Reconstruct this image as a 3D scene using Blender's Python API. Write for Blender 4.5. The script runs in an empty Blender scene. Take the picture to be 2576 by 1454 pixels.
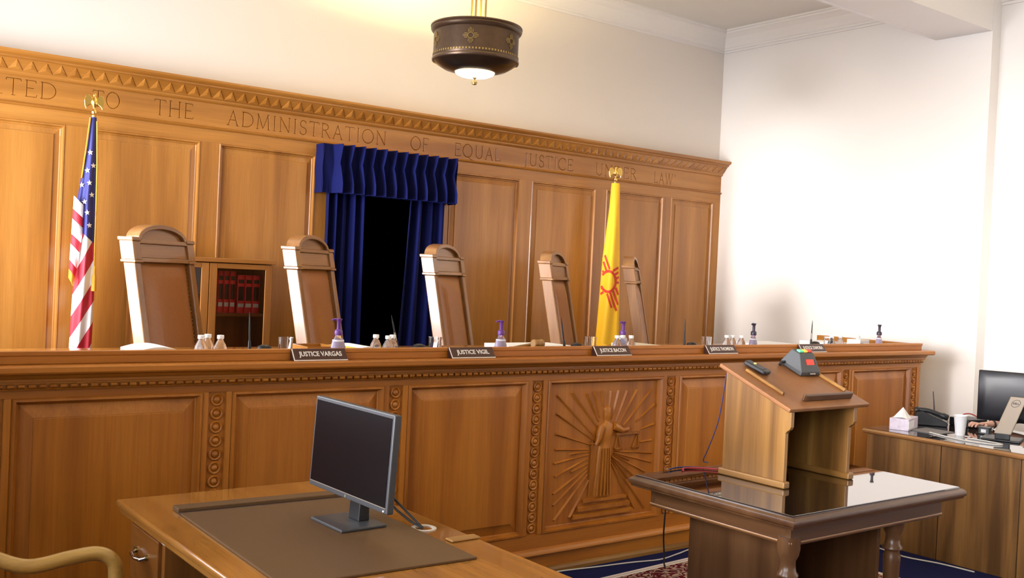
import bpy, bmesh, math, random
from math import sin, cos, pi, radians, sqrt, atan2, tan
from mathutils import Vector, Matrix

random.seed(7)
S = bpy.context.scene
COL = S.collection

# ------------------------------------------------------------------ camera
cam_d = bpy.data.cameras.new('camera')
cam = bpy.data.objects.new('camera', cam_d)
COL.objects.link(cam)
S.camera = cam
cam_d.sensor_width = 36.0
cam_d.lens = 36.0 * 2508.6 / 2576.0
cam_d.clip_start = 0.02
yaw, pitch, roll = radians(37.25), radians(-0.80), radians(2.634)
fwd = Vector((sin(yaw) * cos(pitch), cos(yaw) * cos(pitch), sin(pitch)))
r0 = Vector((cos(yaw), -sin(yaw), 0))
u0 = r0.cross(fwd)
rt = r0 * cos(roll) + u0 * sin(roll)
up = u0 * cos(roll) - r0 * sin(roll)
cam.matrix_world = Matrix(((rt.x, up.x, -fwd.x, 0.0), (rt.y, up.y, -fwd.y, 0.0),
                           (rt.z, up.z, -fwd.z, 1.62), (0, 0, 0, 1)))

# ------------------------------------------------------------------ world, sun, daylight, exposure
W = bpy.data.worlds.new('sky')
S.world = W
W.use_nodes = True
W.node_tree.nodes['Background'].inputs[0].default_value = (0.80, 0.88, 1.0, 1)
W.node_tree.nodes['Background'].inputs[1].default_value = 1.4

def lamp(name, kind, loc, energy, color, look=None, **kw):
    d = bpy.data.lights.new(name, kind)
    d.energy = energy
    d.color = color
    for k, v in kw.items():
        setattr(d, k, v)
    o = bpy.data.objects.new(name, d)
    COL.objects.link(o)
    o.location = loc
    if look is not None:
        o.rotation_euler = Vector(look).to_track_quat('-Z', 'Y').to_euler()
    return o

# hazy low sun through the window beside the bench
lamp('sun', 'SUN', (-6, 4, 4), 6.4, (1.0, 0.94, 0.93), look=(1.0, 0.075, -0.035), angle=radians(19))
# daylight standing in each window opening of the left wall
DAY = (0.90, 0.93, 1.0)
lamp('daylight_bench_window', 'AREA', (0.02, 5.55, 2.05), 108, DAY, look=(1, 0, -0.05), shape='RECTANGLE', size=1.7, size_y=1.7, spread=radians(150))
for wy, e in ((2.55, 27), (0.2, 64), (-2.1, 52)):
    lamp('daylight_nave_window', 'AREA', (-0.56, wy, 2.1), e, DAY, look=(1, 0, -0.12), shape='RECTANGLE', size=1.5, size_y=2.2, spread=radians(85))
VS = S.view_settings
VS.view_transform = 'Standard'
VS.look = 'None'
VS.gamma = 1.0
VS.use_curve_mapping = False
VS.exposure = 0.12
S.cycles.use_denoising = True
S.cycles.max_bounces = 6
S.cycles.diffuse_bounces = 3
S.cycles.glossy_bounces = 3
S.cycles.transmission_bounces = 6
S.cycles.caustics_reflective = False
S.cycles.use_adaptive_sampling = True
S.cycles.adaptive_threshold = 0.05
S.cycles.sample_clamp_indirect = 6.0

# ------------------------------------------------------------------ materials
MATS = {}

def base_mat(name):
    m = bpy.data.materials.new(name)
    m.use_nodes = True
    nt = m.node_tree
    return m, nt, nt.nodes['Principled BSDF']

def plain(name, col, rough=0.5, metal=0.0, spec=0.5, trans=0.0, ior=1.45, emit=None, estr=0.0, noise=0.0, nscale=40.0, bump=0.0, coat=0.0, sheen=0.0, alpha=1.0):
    m, nt, b = base_mat(name)
    b.inputs['Base Color'].default_value = (*col, 1)
    b.inputs['Roughness'].default_value = rough
    b.inputs['Metallic'].default_value = metal
    b.inputs['Specular IOR Level'].default_value = spec
    b.inputs['Transmission Weight'].default_value = trans
    b.inputs['IOR'].default_value = ior
    b.inputs['Coat Weight'].default_value = coat
    b.inputs['Sheen Weight'].default_value = sheen
    b.inputs['Alpha'].default_value = alpha
    if emit:
        b.inputs['Emission Color'].default_value = (*emit, 1)
        b.inputs['Emission Strength'].default_value = estr
    if noise or bump:
        tc = nt.nodes.new('ShaderNodeTexCoord')
        n = nt.nodes.new('ShaderNodeTexNoise')
        n.inputs['Scale'].default_value = nscale
        n.inputs['Detail'].default_value = 4
        nt.links.new(tc.outputs['Object'], n.inputs['Vector'])
        if noise:
            mx = nt.nodes.new('ShaderNodeMix')
            mx.data_type = 'RGBA'
            mx.inputs[6].default_value = (*[c * (1 - noise) for c in col], 1)
            mx.inputs[7].default_value = (*[min(1, c * (1 + noise)) for c in col], 1)
            nt.links.new(n.outputs['Fac'], mx.inputs[0])
            nt.links.new(mx.outputs[2], b.inputs['Base Color'])
        if bump:
            bp = nt.nodes.new('ShaderNodeBump')
            bp.inputs['Strength'].default_value = bump
            bp.inputs['Distance'].default_value = 0.002
            nt.links.new(n.outputs['Fac'], bp.inputs['Height'])
            nt.links.new(bp.outputs[0], b.inputs['Normal'])
    MATS[name] = m
    return m

def wood(name, dark, mid, light, axis, rough=0.34, coat=0.0, scale=1.0, contrast=1.0, rnd=17.3):
    m, nt, b = base_mat(name)
    N, L = nt.nodes.new, nt.links.new
    tc = N('ShaderNodeTexCoord')
    oi = N('ShaderNodeObjectInfo')
    mul = N('ShaderNodeMath'); mul.operation = 'MULTIPLY'; mul.inputs[1].default_value = rnd
    L(oi.outputs['Random'], mul.inputs[0])
    add = N('ShaderNodeVectorMath'); add.operation = 'ADD'
    L(tc.outputs['Object'], add.inputs[0])
    L(mul.outputs[0], add.inputs[1])
    mp = N('ShaderNodeMapping')
    sc = [11.0 * scale] * 3
    sc['xyz'.index(axis)] = 0.8 * scale
    mp.inputs['Scale'].default_value = sc
    L(add.outputs[0], mp.inputs['Vector'])
    n1 = N('ShaderNodeTexNoise')
    n1.inputs['Scale'].default_value = 1.0
    n1.inputs['Detail'].default_value = 3
    n1.inputs['Roughness'].default_value = 0.5
    n1.inputs['Distortion'].default_value = 0.5
    L(mp.outputs[0], n1.inputs['Vector'])
    rp = N('ShaderNodeValToRGB')
    e = rp.color_ramp.elements
    e[0].position = 0.5 - 0.22 / contrast; e[0].color = (*dark, 1)
    e[1].position = 0.5 + 0.22 / contrast; e[1].color = (*light, 1)
    k = e.new(0.5); k.color = (*mid, 1)
    L(n1.outputs['Fac'], rp.inputs[0])
    mp2 = N('ShaderNodeMapping')
    sc2 = [160.0] * 3
    sc2['xyz'.index(axis)] = 4.0
    mp2.inputs['Scale'].default_value = sc2
    L(add.outputs[0], mp2.inputs['Vector'])
    n2 = N('ShaderNodeTexNoise'); n2.inputs['Scale'].default_value = 1.0; n2.inputs['Detail'].default_value = 2
    L(mp2.outputs[0], n2.inputs['Vector'])
    mr = N('ShaderNodeMapRange')
    mr.inputs[1].default_value = 0.25; mr.inputs[2].default_value = 0.75
    mr.inputs[3].default_value = 0.86; mr.inputs[4].default_value = 1.08
    L(n2.outputs['Fac'], mr.inputs[0])
    vm = N('ShaderNodeVectorMath'); vm.operation = 'SCALE'
    L(rp.outputs[0], vm.inputs[0]); L(mr.outputs[0], vm.inputs['Scale'])
    L(vm.outputs[0], b.inputs['Base Color'])
    b.inputs['Roughness'].default_value = rough
    b.inputs['Coat Weight'].default_value = coat
    b.inputs['Coat Roughness'].default_value = 0.06
    MATS[name] = m
    return m

D1, M1, L1 = (0.300, 0.112, 0.016), (0.415, 0.168, 0.027), (0.500, 0.218, 0.042)
for ax in 'xz':
    wood('bench_' + ax, (0.280, 0.084, 0.006), (0.410, 0.137, 0.012), (0.500, 0.186, 0.020), ax, rough=0.44, scale=0.65)
wood('oak_frieze', D1, M1, L1, 'x', rough=0.30, coat=0.14, scale=0.65, rnd=0.0)
for ax in 'xyz':
    wood('oak_' + ax, D1, M1, L1, ax, rough=0.30, coat=0.14, scale=0.65)
    wood('gloss_' + ax, (0.24, 0.095, 0.018), (0.34, 0.145, 0.03), (0.42, 0.19, 0.04), ax, rough=0.12, coat=0.5)
    wood('walnut_' + ax, (0.060, 0.024, 0.009), (0.095, 0.041, 0.015), (0.135, 0.062, 0.024), ax, rough=0.3)
    wood('chairwood_' + ax, (0.21, 0.092, 0.030), (0.29, 0.135, 0.046), (0.35, 0.170, 0.062), ax, rough=0.28, coat=0.45)
    wood('pine_' + ax, (0.15, 0.066, 0.014), (0.245, 0.114, 0.025), (0.36, 0.185, 0.048), ax, rough=0.38, contrast=1.3)
    wood('honey_' + ax, (0.36, 0.20, 0.045), (0.46, 0.27, 0.07), (0.55, 0.34, 0.10), ax, rough=0.3, coat=0.3)
    wood('cabinet_' + ax, (0.105, 0.048, 0.013), (0.185, 0.088, 0.024), (0.275, 0.138, 0.04), ax, rough=0.4, contrast=1.6)
    wood('bookcase_' + ax, (0.20, 0.07, 0.014), (0.27, 0.10, 0.02), (0.34, 0.135, 0.03), ax, rough=0.3)

plain('plaster', (0.86, 0.79, 0.72), rough=0.85, spec=0.2, noise=0.015, nscale=3)
plain('plaster_white', (0.88, 0.84, 0.80), rough=0.8, spec=0.2)
plain('ceiling_paint', (0.80, 0.76, 0.70), rough=0.9, spec=0.1)
plain('carpet', (0.012, 0.016, 0.075), rough=0.95, spec=0.1, noise=0.5, nscale=220, bump=0.6)
plain('dark_void', (0.004, 0.004, 0.005), rough=0.9, spec=0.0)
plain('leather', (0.31, 0.115, 0.026), rough=0.38, coat=0.2, noise=0.12, nscale=60, bump=0.15)
plain('velvet', (0.006, 0.009, 0.075), rough=0.8, spec=0.08, sheen=0.05)
plain('black_plastic', (0.012, 0.012, 0.014), rough=0.4)
plain('monitor_black', (0.005, 0.005, 0.008), rough=0.35)
plain('bezel', (0.05, 0.052, 0.058), rough=0.38)
plain('screen', (0.004, 0.003, 0.004), rough=0.28, spec=0.22)
plain('silver', (0.30, 0.255, 0.21), rough=0.4, metal=0.5)
plain('chrome', (0.75, 0.76, 0.78), rough=0.12, metal=1.0)
plain('gold', (0.85, 0.58, 0.16), rough=0.22, metal=1.0)
plain('fringe', (0.60, 0.28, 0.02), rough=0.7)
plain('bronze', (0.085, 0.052, 0.032), rough=0.36, metal=0.55, noise=0.2, nscale=30)
plain('bronze_dark', (0.030, 0.018, 0.012), rough=0.28, metal=0.4)
plain('bronze_gold', (0.36, 0.25, 0.09), rough=0.35, metal=0.7)
plain('brass', (0.52, 0.36, 0.13), rough=0.3, metal=1.0)
plain('lamp_glass', (0.95, 0.93, 0.85), rough=0.3, emit=(1.0, 0.92, 0.74), estr=2.6)
plain('grey_paper', (0.16, 0.15, 0.15), rough=0.6)
plain('white_paper', (0.85, 0.85, 0.86), rough=0.8)
plain('yellow_paper', (0.82, 0.62, 0.10), rough=0.8)
plain('blotter', (0.105, 0.055, 0.022), spec=0.3, rough=0.55, noise=0.12, nscale=120, bump=0.1)
plain('blotter_edge', (0.03, 0.012, 0.010), rough=0.45)
plain('glass_top', (0.020, 0.012, 0.008), rough=0.015, spec=1.0, ior=1.7, coat=0.6)
plain('clear_glass', (1, 1, 1), rough=0.02, trans=1.0, ior=1.45)
plain('clear_plastic', (0.96, 0.97, 1.0), rough=0.05, trans=0.92, ior=1.25)
plain('soap', (0.74, 0.62, 0.86), rough=0.05, trans=0.85, ior=1.3)
plain('purple', (0.14, 0.045, 0.24), rough=0.35)
plain('pump_dark', (0.045, 0.035, 0.060), rough=0.35)
plain('cap_white', (0.88, 0.88, 0.88), rough=0.5)
plain('plate_brown', (0.060, 0.022, 0.016), rough=0.35)
plain('plate_white', (0.80, 0.74, 0.70), rough=0.5)
plain('red_book', (0.78, 0.025, 0.035), rough=0.45)
plain('book_black', (0.010, 0.008, 0.009), rough=0.4)
plain('book_pages', (0.62, 0.56, 0.45), rough=0.9)
plain('flag_yellow', (0.90, 0.49, 0.012), rough=0.65, sheen=0.1)
plain('flag_red', (0.55, 0.025, 0.045), rough=0.7)
plain('flag_white', (0.90, 0.90, 0.92), rough=0.7)
plain('zia_red', (0.62, 0.045, 0.02), rough=0.7)
plain('rubber', (0.015, 0.013, 0.013), rough=0.55)
plain('cable_red', (0.35, 0.03, 0.03), rough=0.5)
plain('cable_blue', (0.04, 0.04, 0.12), rough=0.5)
plain('cable_white', (0.62, 0.60, 0.58), rough=0.5)
plain('grey_plastic', (0.055, 0.058, 0.062), rough=0.45)
plain('light_green', (0.12, 0.5, 0.28), rough=0.4, emit=(0.15, 0.7, 0.4), estr=0.35)
plain('light_yellow', (0.7, 0.45, 0.08), rough=0.4, emit=(0.9, 0.6, 0.1), estr=0.4)
plain('light_red', (0.5, 0.05, 0.04), rough=0.4, emit=(0.8, 0.1, 0.06), estr=0.25)
plain('led_red', (0.2, 0.0, 0.0), rough=0.4, emit=(1.0, 0.06, 0.035), estr=1.15)
plain('led_amber', (0.3, 0.2, 0.0), rough=0.4, emit=(1.0, 0.72, 0.1), estr=3.0)
plain('skin', (0.62, 0.36, 0.27), rough=0.5)
plain('cloth_dark', (0.03, 0.03, 0.04), rough=0.85)
plain('hair', (0.03, 0.02, 0.015), rough=0.6)
plain('tissue_print', (0.62, 0.55, 0.66), rough=0.5, noise=0.35, nscale=38)
plain('cup', (0.92, 0.92, 0.93), rough=0.5)
plain('bulb_shade', (0.8, 0.78, 0.72), rough=0.6)

def pane_mat():
    # thin window glass: clear with a mirror-like sheen that grows towards grazing angles
    m = bpy.data.materials.new('pane_glass')
    m.use_nodes = True
    nt = m.node_tree
    nt.nodes.clear()
    N, L = nt.nodes.new, nt.links.new
    out = N('ShaderNodeOutputMaterial'); mx = N('ShaderNodeMixShader')
    tr = N('ShaderNodeBsdfTransparent'); gs = N('ShaderNodeBsdfGlossy'); fr = N('ShaderNodeFresnel')
    tr.inputs[0].default_value = (1.0, 1.0, 1.0, 1)
    gs.inputs['Roughness'].default_value = 0.02
    fr.inputs[0].default_value = 1.5
    L(fr.outputs[0], mx.inputs[0]); L(tr.outputs[0], mx.inputs[1]); L(gs.outputs[0], mx.inputs[2]); L(mx.outputs[0], out.inputs[0])
    MATS['pane_glass'] = m
pane_mat()

def rug_mat():
    m, nt, b = base_mat('rug')
    N, L = nt.nodes.new, nt.links.new
    tc = N('ShaderNodeTexCoord')
    w = N('ShaderNodeTexVoronoi'); w.feature = 'DISTANCE_TO_EDGE'; w.inputs['Scale'].default_value = 9
    mp = N('ShaderNodeMapping'); mp.inputs['Scale'].default_value = (1.0, 1.6, 1)
    L(tc.outputs['Object'], mp.inputs[0])
    nz = N('ShaderNodeTexNoise'); nz.inputs['Scale'].default_value = 10
    L(mp.outputs[0], nz.inputs['Vector'])
    ad = N('ShaderNodeVectorMath'); ad.operation = 'MULTIPLY_ADD'
    ad.inputs[1].default_value = (0.22, 0.22, 0.22)
    L(nz.outputs['Color'], ad.inputs[0]); L(mp.outputs[0], ad.inputs[2])
    L(ad.outputs[0], w.inputs['Vector'])
    r = N('ShaderNodeValToRGB')
    e = r.color_ramp.elements
    e[0].position = 0.0; e[0].color = (0.10, 0.006, 0.014, 1)
    e[1].position = 1.0; e[1].color = (0.085, 0.006, 0.016, 1)
    for p, c in ((0.06, (0.10, 0.006, 0.014, 1)), (0.10, (0.42, 0.30, 0.24, 1)), (0.20, (0.42, 0.30, 0.24, 1)), (0.25, (0.03, 0.01, 0.03, 1)), (0.33, (0.09, 0.006, 0.014, 1))):
        x = e.new(p); x.color = c
    L(w.outputs['Distance'], r.inputs[0])
    L(r.outputs[0], b.inputs['Base Color'])
    b.inputs['Roughness'].default_value = 0.95
    b.inputs['Specular IOR Level'].default_value = 0.1
    MATS['rug'] = m
rug_mat()

def usflag_mat():
    # printed cloth: blue canton above, slanting red and white stripes below (UV: u across the folds, v = height)
    m, nt, b = base_mat('flag_us')
    N, L = nt.nodes.new, nt.links.new
    uv = N('ShaderNodeUVMap')
    sp = N('ShaderNodeSeparateXYZ')
    L(uv.outputs[0], sp.inputs[0])
    def math(op, a, bb):
        n = N('ShaderNodeMath'); n.operation = op
        for i, v in enumerate((a, bb)):
            if isinstance(v, (int, float)): n.inputs[i].default_value = v
            else: L(v, n.inputs[i])
        return n.outputs[0]
    s = math('SUBTRACT', sp.outputs[1], math('MULTIPLY', sp.outputs[0], 0.24))
    fr = math('FRACT', math('ADD', math('MULTIPLY', s, 1 / 0.27), 0.42), 0)
    st = math('GREATER_THAN', fr, 0.5)
    ca = math('GREATER_THAN', math('SUBTRACT', sp.outputs[1], math('MULTIPLY', sp.outputs[0], -0.10)), 1.79)
    m1 = N('ShaderNodeMix'); m1.data_type = 'RGBA'
    m1.inputs[6].default_value = (0.90, 0.90, 0.92, 1); m1.inputs[7].default_value = (0.50, 0.02, 0.04, 1)
    L(st, m1.inputs[0])
    m2 = N('ShaderNodeMix'); m2.data_type = 'RGBA'
    m2.inputs[7].default_value = (0.020, 0.022, 0.16, 1)
    L(ca, m2.inputs[0]); L(m1.outputs[2], m2.inputs[6])
    L(m2.outputs[2], b.inputs['Base Color'])
    b.inputs['Roughness'].default_value = 0.65
    MATS['flag_us'] = m
usflag_mat()

# ------------------------------------------------------------------ mesh helpers
class MB:
    def __init__(s):
        s.v, s.f, s.uv = [], [], None
    def add(s, verts, faces):
        o = len(s.v)
        s.v += [tuple(p) for p in verts]
        s.f += [tuple(i + o for i in f) for f in faces]
        return s
    def merge(s, o, M=None):
        return s.add([(M @ Vector(p)) if M else p for p in o.v], o.f)
    def box(s, x0, x1, y0, y1, z0, z1):
        return s.add([(x0, y0, z0), (x1, y0, z0), (x1, y1, z0), (x0, y1, z0), (x0, y0, z1), (x1, y0, z1), (x1, y1, z1), (x0, y1, z1)],
                     [(0, 3, 2, 1), (4, 5, 6, 7), (0, 1, 5, 4), (1, 2, 6, 5), (2, 3, 7, 6), (3, 0, 4, 7)])
    def prism(s, poly, a0, a1, axis='x'):
        # polygon in the two other axes, extruded along axis
        def P(p, a):
            return {'x': (a, p[0], p[1]), 'y': (p[0], a, p[1]), 'z': (p[0], p[1], a)}[axis]
        n = len(poly)
        v = [P(p, a0) for p in poly] + [P(p, a1) for p in poly]
        f = [tuple(range(n)), tuple(range(2 * n - 1, n - 1, -1))]
        f += [(i, i + n, (i + 1) % n + n, (i + 1) % n) for i in range(n)]
        return s.add(v, f)
    def lathe(s, prof, c=(0, 0, 0), seg=24, axis='z', sx=1.0, sy=1.0, cap=True):
        v, f = [], []
        n = len(prof)
        for k in range(seg):
            a = 2 * pi * k / seg
            for r, h in prof:
                x, y = r * cos(a) * sx, r * sin(a) * sy
                p = {'z': (x, y, h), 'y': (x, h, y), 'x': (h, x, y)}[axis]
                v.append((p[0] + c[0], p[1] + c[1], p[2] + c[2]))
        for k in range(seg):
            k2 = (k + 1) % seg
            for i in range(n - 1):
                f.append((k * n + i, k2 * n + i, k2 * n + i + 1, k * n + i + 1))
        if cap and prof[0][0] > 1e-6: f.append(tuple(k * n for k in range(seg)))
        if cap and prof[-1][0] > 1e-6: f.append(tuple(k * n + n - 1 for k in range(seg - 1, -1, -1)))
        return s.add(v, f)
    def tube(s, path, r, seg=8, sq=1.0, caps=True):
        P = [Vector(p) for p in path]
        rr = r if isinstance(r, (list, tuple)) else [r] * len(P)
        v, f = [], []
        prev = None
        for i, p in enumerate(P):
            t = (P[min(i + 1, len(P) - 1)] - P[max(i - 1, 0)]).normalized()
            if prev is None:
                ref = Vector((0, 0, 1)) if abs(t.z) < 0.9 else Vector((1, 0, 0))
                a = t.cross(ref).normalized()
            else:
                a = (prev - t * prev.dot(t)).normalized()
            prev = a
            b = t.cross(a)
            for k in range(seg):
                an = 2 * pi * k / seg
                v.append(p + a * (cos(an) * rr[i]) + b * (sin(an) * rr[i] * sq))
        n = len(P)
        for i in range(n - 1):
            for k in range(seg):
                f.append((i * seg + k, i * seg + (k + 1) % seg, (i + 1) * seg + (k + 1) % seg, (i + 1) * seg + k))
        if caps:
            f.append(tuple(range(seg - 1, -1, -1)))
            f.append(tuple((n - 1) * seg + k for k in range(seg)))
        return s.add(v, f)
    def grid(s, fn, nu, nv, closed=False):
        v = [fn(i / nu, j / nv) for j in range(nv + 1) for i in range(nu + (0 if closed else 1))]
        w = nu if closed else nu + 1
        f = []
        for j in range(nv):
            for i in range(nu):
                i2 = (i + 1) % w
                f.append((j * w + i, j * w + i2, (j + 1) * w + i2, (j + 1) * w + i))
        return s.add(v, f)
    def rings(s, loops, cap_end=True):
        n = len(loops[0])
        v = [p for l in loops for p in l]
        f = []
        for k in range(len(loops) - 1):
            for i in range(n):
                f.append((k * n + i, k * n + (i + 1) % n, (k + 1) * n + (i + 1) % n, (k + 1) * n + i))
        if cap_end:
            f.append(tuple((len(loops) - 1) * n + i for i in range(n)))
        return s.add(v, f)
    def build(s, name, mat, parent=None, smooth=False, bevel=0.0, seg=2, world=False, flip=None, loc=None, rot=None, angle=40):
        off = Vector((0, 0, 0))
        if world and parent is not None:
            q = parent
            while q is not None:
                off += q.location; q = q.parent
        me = bpy.data.meshes.new(name)
        me.from_pydata([(p[0] - off.x, p[1] - off.y, p[2] - off.z) for p in s.v], [], s.f)
        bm = bmesh.new(); bm.from_mesh(me)
        bmesh.ops.recalc_face_normals(bm, faces=bm.faces)
        bm.to_mesh(me); bm.free()
        if smooth:
            me.polygons.foreach_set('use_smooth', [True] * len(me.polygons))
            me.set_sharp_from_angle(angle=radians(smooth if smooth is not True else 45))
        me.materials.append(MATS[mat] if isinstance(mat, str) else mat)
        o = bpy.data.objects.new(name, me)
        COL.objects.link(o)
        o.parent = parent
        if loc is not None: o.location = loc
        if rot is not None: o.rotation_euler = rot
        if bevel:
            md = o.modifiers.new('bevel', 'BEVEL')
            md.width = bevel; md.segments = seg; md.limit_method = 'ANGLE'; md.angle_limit = radians(angle)
            md.harden_normals = False
        return o

def tag(o, label=None, cat=None, group=None, kind=None):
    for k, v in (('label', label), ('category', cat), ('group', group), ('kind', kind)):
        if v: o[k] = v
    return o

def thing(name, label, cat, loc=(0, 0, 0), rz=0.0, group=None):
    o = bpy.data.objects.new(name, None)
    COL.objects.link(o)
    o.empty_display_size = 0.1
    o.location = loc
    o.rotation_euler = (0, 0, rz)
    return tag(o, label, cat, group)

def copy_tree(o, parent=None):
    c = o.copy()
    COL.objects.link(c)
    c.parent = parent
    for ch in list(o.children):
        copy_tree(ch, c)
    return c

def share(src, name, parent, loc, rot=None):
    o = bpy.data.objects.new(name, src)
    COL.objects.link(o)
    o.parent = parent
    o.location = loc
    if rot is not None: o.rotation_euler = rot
    return o

def B(x0, x1, y0, y1, z0, z1):
    return MB().box(x0, x1, y0, y1, z0, z1)

def struct(name, mb, mat, label=None, **kw):
    o = mb.build(name, mat, **kw)
    return tag(o, label, None, None, 'structure')

def text_obj(name, body, size, mat, parent, loc, rot, width=None, ext=0.0006, bold=0.0):
    cu = bpy.data.curves.new(name, 'FONT')
    cu.body = body
    cu.size = size
    cu.extrude = ext
    cu.offset = bold
    cu.align_x = 'CENTER'; cu.align_y = 'CENTER'
    cu.resolution_u = 3
    o = bpy.data.objects.new(name + '_tmp', cu)
    COL.objects.link(o)
    dg = bpy.context.evaluated_depsgraph_get()
    me = bpy.data.meshes.new_from_object(o.evaluated_get(dg))
    COL.objects.unlink(o)
    bpy.data.objects.remove(o)
    if width and me.vertices:
        xs = [v.co.x for v in me.vertices]
        k = width / (max(xs) - min(xs))
        for v in me.vertices: v.co.x *= k
    me.materials.clear(); me.materials.append(MATS[mat])
    q = bpy.data.objects.new(name, me)
    COL.objects.link(q)
    q.parent = parent
    q.location = loc
    q.rotation_euler = rot
    return q

# ------------------------------------------------------------------ room shell
XL, XR, XN0, XN1 = 0.0, 7.80, -0.62, 7.93     # bench end of the room, then the wider front part
YB, YS, YR = 6.87, 4.09, -4.0                 # back wall, step, rear wall
ZC = 4.16
struct('floor', B(XN0 - .2, XN1 + .2, YR - .2, 8.3, -0.12, 0.0), 'carpet', 'dark blue carpeted floor')
struct('ceiling', B(XN0 - .2, XN1 + .2, YR - .2, 8.3, ZC, ZC + 0.12), 'ceiling_paint', 'pale plaster ceiling')
# back wall with the doorway
DX0, DX1, DZ1 = 3.43, 4.39, 2.46
wb = MB()
wb.box(-0.2, DX0, YB, YB + .15, 0, ZC); wb.box(DX1, 8.1, YB, YB + .15, 0, ZC); wb.box(DX0, DX1, YB, YB + .15, DZ1, ZC)
struct('wall_back', wb, 'plaster', 'cream plaster wall behind the bench')
dv = MB()
dv.box(DX0 - .3, DX0 - .15, YB + .15, 8.25, 0.3, 2.7); dv.box(DX1 + .15, DX1 + .3, YB + .15, 8.25, 0.3, 2.7)
dv.box(DX0 - .3, DX1 + .3, 8.15, 8.25, 0.3, 2.7); dv.box(DX0 - .3, DX1 + .3, YB + .15, 8.25, 2.6, 2.7)
struct('door_1', dv, 'dark_void', 'dark unlit passage behind the curtained doorway')
struct('wall_right', B(XR, XR + .3, YS, YB + .15, 0, ZC), 'plaster_white', 'white plaster side wall right of the bench')
struct('wall_front_right', B(XN1, XN1 + .2, YR - .2, YS + .02, 0, ZC), 'plaster_white', 'white side wall beyond the step at the right edge')
struct('wall_rear', B(XN0 - .2, XN1 + .2, YR - .2, YR, 0, ZC), 'plaster', 'plaster wall at the rear of the room')

def wall_with_windows(name, x0, x1, y0, y1, wins, label):
    mb = MB()
    ys = y0
    for (a, b, c, d) in wins:
        mb.box(x0, x1, ys, a, 0, ZC)
        mb.box(x0, x1, a, b, 0, c)
        mb.box(x0, x1, a, b, d, ZC)
        ys = b
    mb.box(x0, x1, ys, y1, 0, ZC)
    struct(name, mb, 'plaster', label)
wall_with_windows('wall_left', -0.2, XL, YS, YB + .15, [(4.62, 6.62, 1.05, 3.0)], 'plaster side wall left of the bench')
NW = [(-2.9, -1.3, 0.95, 3.25), (-0.6, 1.0, 0.95, 3.25), (1.75, 3.35, 0.95, 3.25)]
wall_with_windows('wall_front_left', XN0 - .2, XN0, YR - .2, YS, NW, 'plaster side wall with tall windows')
struct('wall_step', B(XN0 - .2, XL, YS, YS + .1, 0, ZC), 'plaster', 'short return wall left of the bench')
for i, (x, (a, b, c, d)) in enumerate([(-0.12, (4.62, 6.62, 1.05, 3.0))] + [(XN0 - .14, w) for w in NW]):
    fr = MB()
    fr.box(x - .03, x + .03, a, a + .06, c, d); fr.box(x - .03, x + .03, b - .06, b, c, d)
    fr.box(x - .03, x + .03, a, b, c, c + .06); fr.box(x - .03, x + .03, a, b, d - .06, d)
    fr.box(x - .02, x + .02, (a + b) / 2 - .02, (a + b) / 2 + .02, c, d)
    fr.box(x - .02, x + .02, a, b, (c + d) / 2 - .02, (c + d) / 2 + .02)
    struct('window_%d' % (i + 1), fr, 'plaster_white', 'white painted window frame in the left wall')
# beam across the room and its soffit strip
bm_ = struct('ceiling_beam', B(XL + .001, XR - .001, YS + .002, 4.57, 3.74, ZC - .001), 'plaster_white', 'deep plaster ceiling beam over the bench front')
B(0.4, XR - .16, 4.53, 4.545, 3.732, 3.742).build('soffit_strip', 'plaster_white', bm_)
# crown mouldings (profile: distance from wall, height)
CR = [(0, 3.965), (0.012, 3.965), (0.012, 3.985), (0.024, 3.99), (0.024, 4.005), (0.035, 4.015), (0.05, 4.045), (0.085, 4.09), (0.13, 4.12), (0.145, 4.125), (0.145, 4.14), (0.165, 4.145), (0.165, ZC), (0, ZC)]
struct('trim_1', MB().prism([(YB - d, z) for d, z in CR], XL, XR, 'x'), 'plaster_white', 'white crown moulding along the back wall')
struct('trim_2', MB().prism([(XR - d, z) for d, z in CR], 4.57, YB, 'y'), 'plaster_white', 'white crown moulding along the right wall')
struct('trim_3', MB().prism([(XN1 - d, z) for d, z in CR], YR, YS, 'y'), 'plaster_white', 'white crown moulding at the right edge')
struct('trim_4', MB().prism([(XR - d * .12, z) for d, z in ((0, 0), (.15, 0), (.15, .13), (0, .15))], YS + .01, YB - .1, 'y'), 'plaster_white')
# raised floor behind the bench
PZ = 0.36
struct('platform', B(XL + .005, XR - .005, 4.62, YB - .045, 0.0, PZ), 'carpet', 'raised blue carpeted floor behind the bench')

# ------------------------------------------------------------------ back wall panelling
def rect(x0, x1, z0, z1, y, ins):
    return [(x0 + ins, y, z0 + ins), (x1 - ins, y, z0 + ins), (x1 - ins, y, z1 - ins), (x0 + ins, y, z1 - ins)]
def raised_panel(x0, x1, z0, z1, y, prof):
    mb = MB()
    mb.rings([rect(x0, x1, z0, z1, y + d, i) for i, d in prof])
    return mb

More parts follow.
